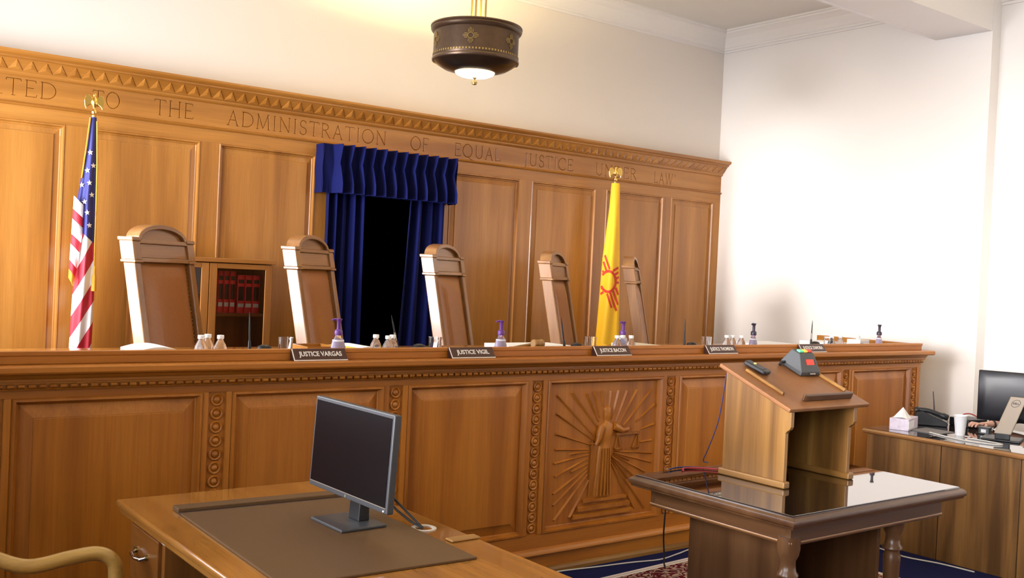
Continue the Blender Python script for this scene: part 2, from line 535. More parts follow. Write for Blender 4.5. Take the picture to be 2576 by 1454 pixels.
YW = 6.83
wp = thing('wall_panelling', 'oak panelling with carved cornice and engraved frieze on the back wall', None, (3.905, YW, PZ))
wp['kind'] = 'structure'
PX = [(0.114, 0.72), (0.82, 1.556), (1.694, 2.432), (2.568, 3.306), (4.503, 5.225), (5.36, 6.107), (6.235, 6.983), (7.09, 7.697)]
PZ0, PZ1 = 0.62, 2.446
ZF0, ZF1 = 2.545, 2.715
edges = [0.0]
for a, b in PX: edges += [a, b]
edges.append(XR)
for i in range(0, len(edges), 2):
    a, b = edges[i], edges[i + 1]
    if a < 3.4 < b:
        for c, d in ((a, DX0), (DX1, b)):
            B(c, d, YW, YB, PZ, PZ1).build('stile', 'oak_z', wp, world=True)
    else:
        B(a, b, YW, YB, PZ, PZ1).build('stile', 'oak_z', wp, world=True)
for c, d in ((0, 3.306), (4.503, XR)):
    for a, b in PX:
        if a >= c and b <= d:
            B(a, b, YW, YB, PZ, PZ0).build('bottom_rail', 'oak_x', wp, world=True)
B(0, XR, YW, YB, PZ1, ZF0).build('top_rail', 'oak_x', wp, world=True)
WPROF = [(0, 0), (0.004, -0.006), (0.012, -0.006), (0.018, 0.010), (0.026, 0.012), (0.030, 0.016), (0.064, 0.010), (0.066, 0.004), (0.070, 0.003)]
for a, b in PX:
    raised_panel(a, b, PZ0, PZ1, YW, WPROF).build('panel', 'oak_z', wp, world=True)
    B(a, b, YW + .02, YB, PZ0, PZ1).build('panel_back', 'oak_z', wp, world=True)
MB().prism([(YW + .005, ZF0 - .012), (YW - .012, ZF0 - .008), (YW - .018, ZF0), (YW - .012, ZF0 + .008), (YW + .005, ZF0 + .012)], 0, XR).build('frieze_moulding', 'oak_x', wp, world=True, smooth=50)

# engraved frieze: V-grooves cut into the board
GL = {}
def arc(cx, cy, rx, ry, a0, a1, n=12):
    return [(cx + rx * cos(radians(a0 + (a1 - a0) * i / n)), cy + ry * sin(radians(a0 + (a1 - a0) * i / n))) for i in range(n + 1)]
K, T_ = 0.085, 0.05
def ser(x, y, h=.09): return ([(x - h, y), (x + h, y)], T_ * .8)
GL['A'] = (.78, [([(.08, 0), (.39, 1)], T_), ([(.39, 1), (.70, 0)], K), ([(.19, .36), (.59, .36)], T_), ser(.08, 0), ser(.70, 0)])
GL['T'] = (.72, [([(.36, 0), (.36, 1)], K), ([(.02, .98), (.70, .98)], T_), ([(.02, .98), (.0, .84)], T_ * .8), ([(.70, .98), (.72, .84)], T_ * .8), ser(.36, 0)])
GL['E'] = (.58, [([(.12, 0), (.12, 1)], K), ([(.04, .98), (.54, .98)], T_), ([(.12, .52), (.46, .52)], T_), ([(.04, .02), (.58, .02)], T_), ([(.54, .98), (.55, .85)], T_ * .8), ([(.58, .02), (.60, .16)], T_ * .8)])
GL['F'] = (.54, [([(.12, 0), (.12, 1)], K), ([(.04, .98), (.54, .98)], T_), ([(.12, .52), (.46, .52)], T_), ([(.54, .98), (.55, .85)], T_ * .8), ser(.12, 0)])
GL['D'] = (.82, [([(.12, 0), (.12, 1)], K), ([(.04, .98), (.34, .98)] + arc(.34, .5, .44, .48, 88, -88) + [(.04, .02)], K * .8)])
GL['O'] = (.92, [(arc(.46, .5, .43, .5, 95, 455 - 2, 28), K * .85)])
GL['Q'] = (.98, [(arc(.46, .5, .43, .5, 95, 453, 28), K * .85), ([(.5, .06), (.72, -.12), (.98, -.2)], T_)])
GL['C'] = (.80, [(arc(.46, .5, .43, .5, 48, 312, 20), K * .85), ([(.75, .87), (.76, .68)], T_ * .8)])
GL['H'] = (.82, [([(.12, 0), (.12, 1)], K), ([(.70, 0), (.70, 1)], K), ([(.12, .52), (.70, .52)], T_), ser(.12, 0), ser(.70, 0), ser(.12, 1), ser(.70, 1)])
GL['M'] = (.98, [([(.10, 0), (.16, 1)], T_), ([(.16, 1), (.48, .05)], K), ([(.48, .05), (.80, 1)], T_), ([(.80, 1), (.88, 0)], K), ser(.10, 0), ser(.88, 0), ser(.12, 1, .06), ser(.84, 1, .06)])
GL['I'] = (.26, [([(.13, 0), (.13, 1)], K), ser(.13, 0), ser(.13, 1)])
GL['N'] = (.86, [([(.12, 0), (.12, 1)], T_), ([(.12, 1), (.72, 0)], K), ([(.72, 0), (.72, 1)], T_), ser(.12, 0), ser(.72, 1), ser(.08, 1, .06)])
GL['S'] = (.54, [(arc(.28, .745, .20, .245, 35, 270, 10) + arc(.28, .25, .22, .25, 85, -145, 12), K * .8), ([(.46, .93), (.47, .76)], T_ * .8), ([(.07, .24), (.08, .06)], T_ * .8)])
GL['R'] = (.68, [([(.12, 0), (.12, 1)], K), ([(.04, .98), (.28, .98)] + arc(.28, .75, .24, .23, 88, -88, 8) + [(.12, .52)], K * .8), ([(.30, .52), (.66, 0)], K), ser(.12, 0), ser(.66, 0, .07)])
GL['U'] = (.80, [([(.12, 1), (.12, .34)] + arc(.40, .34, .28, .33, 180, 360, 12) + [(.68, 1)], K * .75), ser(.12, 1), ser(.68, 1)])
GL['L'] = (.56, [([(.12, 0), (.12, 1)], K), ([(.04, .02), (.54, .02)], T_), ([(.54, .02), (.56, .18)], T_ * .8), ser(.12, 1)])
GL['J'] = (.34, [([(.20, 1), (.20, .05), (.14, -.14), (.0, -.2)], K), ser(.20, 1)])
GL['W'] = (1.12, [([(.06, 1), (.32, 0)], K), ([(.32, 0), (.56, 1)], T_), ([(.56, 1), (.82, 0)], K), ([(.82, 0), (1.06, 1)], T_), ser(.06, 1), ser(.56, 1), ser(1.06, 1)])
GL['"'] = (.34, [([(.10, 1.0), (.06, .80)], T_), ([(.26, 1.0), (.22, .80)], T_)])

def groove(mb, pts, w, y, depth):
    n = len(pts)
    loops = []
    for i, (x, z) in enumerate(pts):
        a = pts[max(i - 1, 0)]; b = pts[min(i + 1, n - 1)]
        dx, dz = b[0] - a[0], b[1] - a[1]
        l = sqrt(dx * dx + dz * dz) or 1
        nx, nz = -dz / l * w / 2, dx / l * w / 2
        k = 1.5
        loops.append([(x + nx * k, y - depth * .5, z + nz * k), (x - nx * k, y - depth * .5, z - nz * k), (x, y + depth, z)])
    v = [p for l in loops for p in l]
    f = [(0, 1, 2), tuple((n - 1) * 3 + q for q in (2, 1, 0))]
    for i in range(n - 1):
        for q in range(3):
            f.append((i * 3 + q, i * 3 + (q + 1) % 3, (i + 1) * 3 + (q + 1) % 3, (i + 1) * 3 + q))
    mb.add(v, f)

def word_grooves(word, x0, x1, zb, h, y):
    tot = sum(GL[c][0] for c in word) + .16 * (len(word) - 1)
    k = (x1 - x0) / tot
    kx = k
    mb = MB()
    x = x0
    for c in word:
        w, strokes = GL[c]
        for pts, sw in strokes:
            groove(mb, [(x + px * kx, zb + pz * h) for px, pz in pts], sw * h * .95, y, 0.007)
        x += (w + .16) * kx
    return mb

WORDS = [('DEDICATED', .60, 1.497), ('TO', 1.715, 1.885), ('THE', 2.109, 2.372), ('ADMINISTRATION', 2.614, 3.899), ('OF', 4.118, 4.284),
         ('EQUAL', 4.538, 5.007), ('JUSTICE', 5.263, 5.816), ('UNDER', 6.087, 6.608), ('LAW"', 6.843, 7.143)]
cuts = [0.0, 1.60, 2.00, 2.50, 4.00, 4.40, 5.13, 5.95, 6.72, XR]
for (w, a, b), c, d in zip(WORDS, cuts, cuts[1:]):
    fb = B(c, d, YW, YB, ZF0, ZF1).build('frieze_board', 'oak_frieze', wp, world=True)
    zb = 2.594 - 0.0045 * ((a + b) / 2 - 1.0)
    ct = word_grooves(w, a, b, zb, 0.105, YW).build('letter_cutter', 'oak_frieze', wp, world=True)
    md = fb.modifiers.new('cut', 'BOOLEAN')
    md.object = ct; md.operation = 'DIFFERENCE'; md.solver = 'EXACT'; md.use_self = True
    dg = bpy.context.evaluated_depsgraph_get()
    me = bpy.data.meshes.new_from_object(fb.evaluated_get(dg))
    if len(me.polygons) > 20:
        fb.modifiers.clear()
        fb.data = me
    else:
        fb.modifiers.clear()
        print('BOOLEAN FAILED', w)
    bpy.data.objects.remove(ct)
    fb['label'] = 'engraved lettering ' + w.replace('"', '')
# cornice
cz = ZF1
CP = [(YB, cz), (YW - .004, cz), (YW - .016, cz + .006), (YW - .022, cz + .014), (YW - .022, cz + .024), (YW - .030, cz + .030), (YW - .075, cz + .088),
      (YW - .082, cz + .094), (YW - .095, cz + .098), (YW - .095, cz + .108), (YW - .118, cz + .118), (YW - .126, cz + .128), (YW - .126, cz + .142), (YB, cz + .142)]
MB().prism(CP, 0.0, XR - .003).build('cornice', 'oak_x', wp, world=True)
# carved triangles along the slanted face
tri = MB()
sl = Vector((0, -.045, .058)).normalized(); nr = Vector((0, -.058, -.045)).normalized()
pb = [Vector((-.040, 0, 0)), Vector((.040, 0, 0)), sl * .068, ]
o0 = nr * .001
tri.add([pb[0] + o0 - nr * .006, pb[1] + o0 - nr * .006, pb[2] + o0 - nr * .006, pb[0] + nr * .004, pb[1] + nr * .004, pb[2] + nr * .004, (pb[0] + pb[1] + pb[2]) / 3 + nr * .009],
        [(0, 1, 4, 3), (1, 2, 5, 4), (2, 0, 3, 5), (3, 4, 6), (4, 5, 6), (5, 3, 6), (2, 1, 0)])
t0 = tri.build('carved_triangle', 'oak_x', wp)
n = 91
for i in range(n):
    p = Vector((0.05 + i * .0855, YW - .033, cz + .034)) - Vector(wp.location)
    if i == 0: t0.location = p
    else: share(t0.data, 'carved_triangle', wp, p)

# ------------------------------------------------------------------ judges' bench
YF = 4.18
jb = thing('judges_bench', 'long carved oak judges bench with raised panels and justice relief', 'bench', (3.905, YF, 0))
BX0, BX1 = 0.655, 7.155
BP = [(.80, 1.545), (1.676, 2.434), (2.572, 3.32), (3.459, 4.351), (4.49, 5.238), (5.376, 6.134), (6.265, 7.01)]
BZ0, BZ1 = 0.216, 1.058
def bpart(mb, name, mat, **kw): return mb.build(name, mat, jb, world=True, **kw)
bpart(B(BX0, BX1, YF, YF + .05, BZ1, 1.118), 'top_rail', 'bench_x')
bpart(B(BX0, BX1, YF, YF + .05, .140, BZ0), 'bottom_rail', 'bench_x')
bpart(B(BX0 + .01, BX1 - .01, YF + .05, YF + .07, .03, 1.15), 'carcass_back', 'bench_z')
ed = [BX0]
for a, b in BP: ed += [a, b]
ed.append(BX1)
rosm = MB().lathe([(0.0, -.012), (.008, -.011), (.0125, -.007), (.014, -.002), (.0165, -.001), (.019, -.006), (.024, -.008), (.0285, -.004), (.0295, .003)], axis='y', seg=18)
ros0 = None
for i in range(0, len(ed), 2):
    a, b = ed[i], ed[i + 1]
    st = bpart(B(a, b, YF + .012, YF + .05, BZ0, BZ1), 'pilaster', 'bench_z')
    c = (a + b) / 2
    if i == 0: c = b - .068
    if i == len(ed) - 2: c = a + .068
    bpart(B(a, c - .039, YF, YF + .02, BZ0, BZ1), 'stile', 'bench_z', bevel=.003)
    bpart(B(c + .039, b, YF, YF + .02, BZ0, BZ1), 'stile', 'bench_z', bevel=.003)
    for k in range(14):
        p = Vector((c, YF + .011, 1.022 - k * .0592)) - Vector(jb.location) - Vector(st.location)
        if ros0 is None:
            ros0 = rosm.build('rosette', 'bench_z', st, smooth=60); ros0.location = p
        else:
            share(ros0.data, 'rosette', st, p)
BPROF = [(0, 0), (.004, -.007), (.013, -.008), (.019, .004), (.024, .016), (.028, .020), (.078, .004), (.0795, .000), (.083, -.001)]
for i, (a, b) in enumerate(BP):
    if i == 3: continue
    bpart(raised_panel(a, b, BZ0, BZ1, YF, BPROF), 'panel', 'bench_z')
# relief panel
a, b = BP[3]
RY = YF + .026
rp = bpart(raised_panel(a, b, BZ0, BZ1, YF, [(0, 0), (.004, -.007), (.014, -.008), (.020, .006), (.026, .024), (.030, .026)]), 'relief_panel', 'bench_z')
rp['label'] = 'carved relief of robed justice holding scales amid sun rays'
RAYS = [(3.539, 0.971, 3.839, 0.717), (3.647, 0.983, 3.852, 0.773), (3.758, 0.976, 3.861, 0.805), (3.817, 0.986, 3.87, 0.829), (3.871, 0.984, 3.888, 0.893), (3.943, 0.986, 3.938, 0.891), (4.005, 0.984, 3.96, 0.816), (4.073, 0.981, 3.994, 0.798), (4.154, 0.983, 4.018, 0.784), (4.272, 0.979, 4.058, 0.774), (4.308, 0.892, 4.155, 0.79), (4.31, 0.771, 4.199, 0.745), (4.298, 0.674, 4.198, 0.669), (4.304, 0.596, 3.994, 0.628), (4.301, 0.54, 3.983, 0.621), (4.117, 0.569, 3.984, 0.613), (4.251, 0.487, 3.978, 0.609), (4.177, 0.459, 3.973, 0.601), (4.113, 0.461, 3.974, 0.593), (4.26, 0.269, 3.975, 0.576), (4.172, 0.274, 3.97, 0.56), (3.54, 0.869, 3.835, 0.697), (3.542, 0.755, 3.798, 0.68), (3.542, 0.667, 3.795, 0.651), (3.652, 0.635, 3.795, 0.638), (3.537, 0.59, 3.796, 0.622), (3.546, 0.516, 3.792, 0.602), (3.664, 0.532, 3.794, 0.574), (3.542, 0.42, 3.79, 0.55), (3.546, 0.356, 3.791, 0.533), (3.556, 0.272, 3.793, 0.509), (3.669, 0.275, 3.806, 0.475)]
def rpart(mb, name, mat='bench_z', **kw): return mb.build(name, mat, rp, world=True, **kw)
for x0, z0, x1, z1 in RAYS:
    d = Vector((x1 - x0, 0, z1 - z0)); l = d.length; d.normalize()
    q = Vector((-d.z, 0, d.x))
    w0, w1, h0, h1 = .0095, .006, .0125, .007
    P0 = Vector((x0, RY, z0)); P1 = Vector((x1, RY, z1))
    up_ = Vector((0, -1, 0))
    mb = MB().add([P0 + q * w0 - up_ * .003, P0 - q * w0 - up_ * .003, P0 + up_ * h0 + d * .006, P1 + q * w1 - up_ * .003, P1 - q * w1 - up_ * .003, P1 + up_ * h1],
                  [(0, 1, 2), (3, 5, 4), (0, 2, 5, 3), (1, 4, 5, 2), (0, 3, 4, 1)])
    rpart(mb, 'sun_ray')
def ell(cx, cz, w, d): return (cx, cz, w, d)
def bulge(stack, n=16):
    mb = MB()
    loops = []
    for cx, cz_, w, d in stack:
        loops.append([(cx + w * cos(pi * 2 * k / n), RY + .002 - d * sin(pi * 2 * k / n), cz_) for k in range(n)])
    mb.rings(loops)
    mb.f.append(tuple(range(len(mb.v) - n * len(stack), len(mb.v) - n * len(stack) + n)))
    return mb
fig = bulge([(3.908, .374, .066, .016), (3.908, .40, .064, .022), (3.909, .50, .056, .024), (3.912, .60, .050, .024), (3.915, .665, .046, .022), (3.916, .68, .044, .020), (3.916, .70, .045, .024), (3.922, .74, .054, .028), (3.926, .775, .056, .026), (3.926, .79, .048, .022), (3.925, .802, .022, .018), (3.925, .812, .016, .018), (3.925, .825, .021, .023), (3.925, .845, .024, .026), (3.925, .862, .022, .024), (3.925, .872, .026, .022), (3.925, .884, .026, .020), (3.926, .892, .014, .014)])
fig.tube([(3.972, RY - .012, .778), (4.005, RY - .016, .765), (4.031, RY - .018, .750), (4.060, RY - .018, .752), (4.088, RY - .016, .758)], [.022, .021, .017, .013, .010], 10)
fig.tube([(3.878, RY - .012, .778), (3.862, RY - .016, .745), (3.856, RY - .018, .716), (3.846, RY - .018, .695), (3.836, RY - .016, .676)], [.022, .020, .018, .013, .010], 10)
for k in range(5):
    xx = 3.868 + k * .020
    fig.tube([(xx + .008 * (2 - k) * .3, RY - .020 - .003 * (2 - abs(k - 2)), .655), (xx - .006 * (2 - k), RY - .020 - .003 * (2 - abs(k - 2)), .385)], [.003, .0055], 6)
rpart(fig, 'justice_figure', smooth=60)
rpart(MB().tube([(3.815, RY - .008, .70), (3.806, RY - .008, .385)], [.005, .004], 6).box(3.797, 3.833, RY - .013, RY, .682, .690), 'sword')
sc_ = MB().box(3.998, 4.188, RY - .018, RY + .001, .722, .736)
for (tx, px) in ((4.012, 4.016), (4.176, 4.159)):
    sc_.tube([(tx, RY - .006, .728), (px - .024, RY - .008, .645)], .0042, 6)
    sc_.tube([(tx, RY - .006, .728), (px + .024, RY - .008, .645)], .0042, 6)
    sc_.lathe([(0.0, .626), (.020, .629), (.032, .645), (.032, .649), (0.0, .649)], (px, RY - .004, 0), 14, sy=.6)
sc_.tube([(4.092, RY - .006, .732), (4.088, RY - .010, .765)], .003, 5)
rpart(sc_, 'scales')
for (xa, xb, zt, zb) in ((3.765, 4.088, .374, .352), (3.728, 4.118, .334, .306), (3.695, 4.146, .290, .266)):
    rpart(MB().add([(xa, RY + .002, zt), (xb, RY + .002, zt), (xb + .006, RY - .018, zt - .006), (xa - .006, RY - .018, zt - .006),
                    (xb + .006, RY - .018, zb), (xa - .006, RY - .018, zb), (xb + .006, RY + .002, zb), (xa - .006, RY + .002, zb)],
                   [(0, 1, 2, 3), (3, 2, 4, 5), (5, 4, 6, 7), (0, 3, 5, 7), (1, 6, 4, 2), (0, 7, 6, 1)]), 'carved_step')
# crown, fascia, desk
CX = .05
BC = [(YF + .06, 1.112), (YF - .006, 1.112), (YF - .006, 1.120), (YF - .012, 1.122), (YF - .012, 1.132), (YF - .020, 1.138), (YF - .026, 1.148), (YF - .036, 1.153), (YF - .072, 1.155), (YF - .084, 1.160), (YF - .088, 1.166), (YF - .088, 1.184), (YF - .082, 1.189), (YF + .06, 1.190)]
bpart(MB().prism(BC, BX0 - CX, BX1 + .045), 'crown_moulding', 'bench_x')
bpart(MB().prism([(YF + .01, 1.090), (YF - .014, 1.091), (YF - .018, 1.095), (YF - .010, 1.099), (YF - .008, 1.112), (YF + .01, 1.116)], BX0, BX1 + .008), 'bead_backing', 'bench_x')
bd = MB().tube([(-.0135, 0, 0), (-.0115, 0, 0), (.0115, 0, 0), (.0135, 0, 0)], [.003, .0085, .0085, .003], 8)
b0 = None
k = 0
x = BX0 + .02
while x < BX1 - .005:
    p = Vector((x, YF - .018, 1.1065)) - Vector(jb.location)
    if b0 is None:
        b0 = bd.build('bead', 'bench_x', jb, smooth=50); b0.location = p
    else: share(b0.data, 'bead', jb, p)
    x += .0380
bpart(B(BX0 - .005, BX1, YF - .002, YF + .035, 1.190, 1.222), 'fascia', 'bench_x', bevel=.002)
bpart(B(BX0 - .008, BX1 + .004, YF - .006, YF + .034, 1.222, 1.240), 'top_ledge', 'bench_x', bevel=.003)
bpart(B(BX0, BX1, YF + .037, YF + .05, 1.10, 1.222), 'inner_lip', 'bench_x')
bpart(B(BX0 + .02, BX1 - .02, YF + .05, 5.10, 1.150, 1.170), 'desk_top', 'gloss_x')
bpart(B(BX1 - .045, BX1, YF + .05, 5.10, 1.10, 1.236), 'end_lip', 'oak_y', bevel=.004)
bpart(B(BX0, BX0 + .045, YF + .05, 5.10, 1.10, 1.236), 'end_lip', 'oak_y', bevel=.004)
bpart(B(BX1 - .05, BX1, YF + .075, 4.60, .0, 1.10), 'end_panel', 'bench_z')
bpart(B(BX0, BX0 + .05, YF + .075, 4.60, .0, 1.10), 'end_panel', 'bench_z')
bpart(MB().prism([(YF + .05, .142), (YF - .004, .142), (YF - .016, .134), (YF - .024, .122), (YF - .026, .112), (YF + .05, .112)], BX0 - .02, BX1 + .02), 'base_moulding', 'bench_x')
bpart(B(BX0 - .01, BX1 + .01, YF - .006, YF + .05, .034, .112), 'plinth', 'bench_x')
bpart(MB().prism([(YF + .05, .036), (YF - .010, .036), (YF - .022, .030), (YF - .026, .018), (YF - .026, 0.0), (YF + .05, 0.0)], BX0 - .03, BX1 + .03), 'shoe_moulding', 'pine_x')

# ------------------------------------------------------------------ nameplates
for nm, a, b in (('JUSTICE VARGAS', 1.934, 2.207), ('JUSTICE VIGIL', 2.787, 3.056), ('JUSTICE BACON', 3.757, 4.031), ('JUSTICE THOMSON', 4.684, 4.957), ('JUSTICE ZAMORA', 5.611, 5.885)):
    t = thing('nameplate', 'brown and white nameplate reading %s on the bench ledge' % nm, 'nameplate', ((a + b) / 2, YF - .030, 1.1905), 0, 'nameplates on the bench')
    w = .1345
    MB().prism([(-.020, 0), (.026, 0), (.026, .05), (.018, .052)], -w, w, 'x').build('body', 'plate_brown', t, bevel=.001)
    sl_ = atan2(.038, .052)
    E_ = MB()
    def fp(u, v, o=.0012):   # point on sloping face: u across, v up slope
        L_ = sqrt(.038 ** 2 + .052 ** 2)
        return (u, -.020 + .038 * v / L_ - o * .81, .052 * v / L_ + o * .59)
    def strip(mb, u0, u1, v0, v1):
        mb.add([fp(u0, v0), fp(u1, v0), fp(u1, v1), fp(u0, v1), fp(u0, v0, -.001), fp(u1, v0, -.001), fp(u1, v1, -.001), fp(u0, v1, -.001)],
               [(0, 1, 2, 3), (0, 4, 5, 1), (1, 5, 6, 2), (2, 6, 7, 3), (3, 7, 4, 0), (7, 6, 5, 4)])
    strip(E_, -w, w, .0, .0045); strip(E_, -w, -w + .0045, .0045, .062)
    E_.build('edge_strip', 'plate_white', t)
    text_obj('lettering', nm, .034, 'plate_white', t, fp(.004, .034, .0016), (pi / 2 - sl_, 0, 0), width=.215 if len(nm) > 13 else .20, bold=.0008)

# ------------------------------------------------------------------ things on the bench
DZ = 1.170
KX, KY = 4.35 / 4.62, -0.27     # the things stand close behind the raised front lip
bot = thing('water_bottle', 'x', 'bottle')
MB().lathe([(0, 0), (.026, 0), (.029, .004), (.029, .028), (.0275, .031), (.029, .034), (.029, .058), (.026, .074), (.017, .093), (.0125, .100), (.0125, .107), (0, .107)], seg=20).build('body', 'clear_plastic', bot, smooth=50)
MB().lathe([(0, .106), (.0155, .106), (.0155, .120), (.014, .122), (0, .122)], seg=16).build('cap', 'cap_white', bot, smooth=40)
def place(root, x, y, z, rz, label, group, first=[]):
    if id(root) not in first:
        first.append(id(root)); o = root
    else:
        o = copy_tree(root)
    o.location = (x, y, z); o.rotation_euler = (0, 0, rz)
    return tag(o, label, None, group)
WHO = ['Vargas', 'Vigil', 'Bacon', 'Thomson', 'Zamora']
near = ['left of the first nameplate', 'left of the second nameplate', 'above the third nameplate', 'right of the fourth nameplate', 'at the right end of the bench']
bl = [[(1.680, 4.60), (1.735, 4.66), (1.773, 4.60)], [(2.638, 4.64), (2.664, 4.56), (2.727, 4.62)], [(4.33, 4.58), (4.397, 4.60), (4.45, 4.58)], [(5.39, 4.60), (5.45, 4.60), (5.52, 4.58)], [(6.60, 4.60), (6.68, 4.58)]]
pos3 = ['leftmost', 'middle', 'rightmost']
for g, gs in enumerate(bl):
    for k, (x, y) in enumerate(gs):
        nmx = pos3[k] if len(gs) == 3 else ('left', 'right')[k]
        place(bot, x * KX, y + KY, DZ, k * 1.3, '%s small clear water bottle of the group %s' % (nmx, near[g]), 'water bottles on the bench')
gl = thing('drinking_glass', 'x', 'glass')
MB().lathe([(0, 0), (.028, 0), (.030, .004), (.0315, .035), (.029, .045), (.033, .055), (.034, .095), (.0355, .112), (.0335, .112), (.031, .060), (.027, .010), (0, .009)], seg=20).build('tumbler', 'clear_glass', gl, smooth=50)
gl_lab = ['upturned clear tumbler left of the first leather chair from the flag pole', 'clear tumbler before the middle chair', 'clear tumbler left of the yellow flag', 'clear tumbler at the right end of the wall panelling', 'clear tumbler near the right end of the bench']
gl_lab[0] = 'clear tumbler beside the left nameplate'
for k, (x, y) in enumerate([(2.104, 4.60), (2.985, 4.60), (4.124, 4.60), (5.18, 4.60), (6.52, 4.57)]):
    place(gl, x * KX, y + KY, DZ, 0, gl_lab[k], 'tumblers on the bench')
def pump(pm, bodym, x, y, k, label):
    t = thing('soap_dispenser', label, 'dispenser', (x, y, DZ), k, 'pump dispensers on the bench')
    MB().lathe([(0, 0), (.034, 0), (.038, .005), (.039, .030), (.036, .065), (.028, .095), (.0175, .112), (.0165, .122), (0, .122)], seg=24, sy=.72).build('bottle', bodym, t, smooth=50)
    c = MB().lathe([(0, .120), (.0185, .120), (.0195, .126), (.0195, .140), (.016, .146), (.0095, .150), (.0095, .182), (.012, .190), (.0155, .197), (.0155, .2), (0, .2)], seg=18).build('pump_head', pm, t, smooth=40)
    MB().tube([(0, 0, .196), (-.018, 0, .197), (-.032, 0, .194), (-.034, 0, .190)], [.006, .006, .0048, .004], 8).build('spout', pm, c, smooth=50)
    MB().lathe([(.0300, .058), (.0305, .0585), (.0285, .0975), (.028, .0985)], cap=False, seg=24, sy=.73).build('label_band', 'white_paper' if bodym == 'soap' else 'soap', t, smooth=50)
for k, (x, y, pm, lab) in enumerate([(2.405, 4.62, 'purple', 'purple topped soap dispenser above the leftmost nameplate'), (3.449, 4.62, 'purple', 'purple topped soap dispenser right of the middle chair'),
                              (4.46, 4.66, 'purple', 'purple topped soap dispenser behind bottles beside the yellow flag'), (5.70, 4.62, 'pump_dark', 'dark topped pump dispenser against the bright wall'),
                              (7.02, 4.48, 'pump_dark', 'dark topped pump dispenser at the far right end of the bench')]):
    pump(pm, 'soap', x * KX if k < 4 else 6.86, y + KY if k < 4 else 4.36, .15 * k - .2, lab)
def mic(x, y, tilt, rz, label, band=None):
    t = thing('desk_microphone', label, 'microphone', (x, y, DZ), rz, 'thin microphones on the bench')
    MB().lathe([(0, 0), (.030, 0), (.032, .004), (.030, .010), (.012, .014), (0, .014)], seg=16).build('base', 'black_plastic', t, smooth=40)
    d = Vector((sin(tilt), 0, cos(tilt)))
    MB().tube([d * .012, d * .03, d * .085, d * .095], [.009, .0085, .007, .005], 8).build('socket', 'black_plastic', t, smooth=50)
    MB().tube([d * .09, d * .135], .0055 if band else .0042, 8).build('collar', 'silver' if band else 'black_plastic', t, smooth=50)
    MB().tube([d * .13, d * .19, d * .225], [.0045, .0035, .0012], 8).build('stem', 'black_plastic', t, smooth=50)
for a_ in ((1.935, 4.63, -.04, 0, 'thin black microphone in front of the bookcase', None), (2.80, 4.66, -.26, 0, 'tilted microphone with silver collar before the blue curtain', 1),
           (3.945, 4.62, -.20, 0, 'thin tilted black microphone right of the gavel', None), (4.99, 4.62, -.02, 0, 'thin upright microphone before the rightmost wall panel', None), (6.37, 4.62, .04, 0, 'thin microphone with pale collar before the white wall', 1)):
    mic(a_[0] * KX, a_[1] + KY, *a_[2:])
pk = thing('speaker_puck', 'x', 'puck')
MB().lathe([(0, 0), (.034, 0), (.036, .004), (.036, .028), (.033, .032)], cap=False, seg=20).build('chrome_rim', 'chrome', pk, smooth=40)
MB().lathe([(.033, .030), (.036, .034), (.030, .044), (.015, .048), (0, .049)], seg=20).build('cap', 'black_plastic', pk, smooth=50)
for k, (x, lab) in enumerate([(2.008, 'left of the leftmost tumbler'), (2.902, 'before the blue curtain'), (4.04, 'left of the yellow flag'), (5.073, 'beside the upright microphone'), (6.44, 'beside the rightmost microphone')]):
    place(pk, x * KX, 4.63 + KY, DZ, 0, 'low round black puck with chrome rim ' + lab, 'round pucks on the bench').scale = (1, 1, 1.55)

def papers(name, x0, x1, y0, y1, z, n, label, mat='white_paper', curl=0.0, cat='paper'):
    mb = MB()
    def top(u, v):
        return (x0 + (x1 - x0) * u, y0 + (y1 - y0) * v, z + .003 * n + curl * sin(pi * u))
    mb.grid(top, 14, 2)
    def bot_(u, v):
        return (x0 + (x1 - x0) * u, y0 + (y1 - y0) * v, z + (curl * sin(pi * u) * .6))
    o = len(mb.v)
    mb.grid(bot_, 14, 2)
    w = 15
    for j in (0, 2):
        for i in range(14):
            mb.f.append((j * w + i, j * w + i + 1, o + j * w + i + 1, o + j * w + i))
    for i in (0, 14):
        for j in range(2):
            mb.f.append((j * w + i, (j + 1) * w + i, o + (j + 1) * w + i, o + j * w + i))
    return tag(mb.build(name, mat, smooth=40), label, cat)
papers('paper_sheet', 1.44, 1.66, 4.78, 5.04, DZ + .001, 3, 'curled white papers before the leftmost chair', curl=.020)
papers('paper_sheet', 2.55, 2.72, 4.70, 4.96, DZ + .001, 4, 'curled white papers before the blue curtain', curl=.018)
papers('legal_pad', 2.37, 2.53, 4.64, 4.86, DZ + .001, 10, 'yellow legal pad right of the left dispenser', 'yellow_paper', cat='notepad')
papers('paper_stack', 3.60, 4.10, 4.74, 4.99, DZ + .001, 8, 'stack of white papers behind the gavel')
papers('paper_stack', 4.62, 4.86, 4.70, 4.94, DZ + .001, 8, 'cream papers before the rightmost chair', 'book_pages')
papers('paper_sheet', 5.90, 6.35, 4.72, 5.00, DZ + .001, 8, 'white papers right of the dark topped dispenser')
papers('paper_sheet', 6.72, 6.98, 4.70, 4.98, DZ + .001, 11, 'white papers left of the last dispenser')
t = thing('gavel', 'turned wooden gavel lying before the fourth chair', 'gavel', (3.515, 4.36, DZ), .12)
MB().lathe([(0, -.038), (.020, -.038), (.024, -.034), (.024, -.024), (.019, -.020), (.022, -.012), (.022, .012), (.019, .020), (.024, .024), (.024, .034), (.020, .038), (0, .038)], (0, 0, .072), 18, axis='x').build('head', 'pine_x', t, smooth=40)
MB().tube([(0, .01, .072), (-.07, .06, .052), (-.15, .10, .030)], [.008, .010, .012], 8).build('handle', 'pine_y', t, smooth=50)
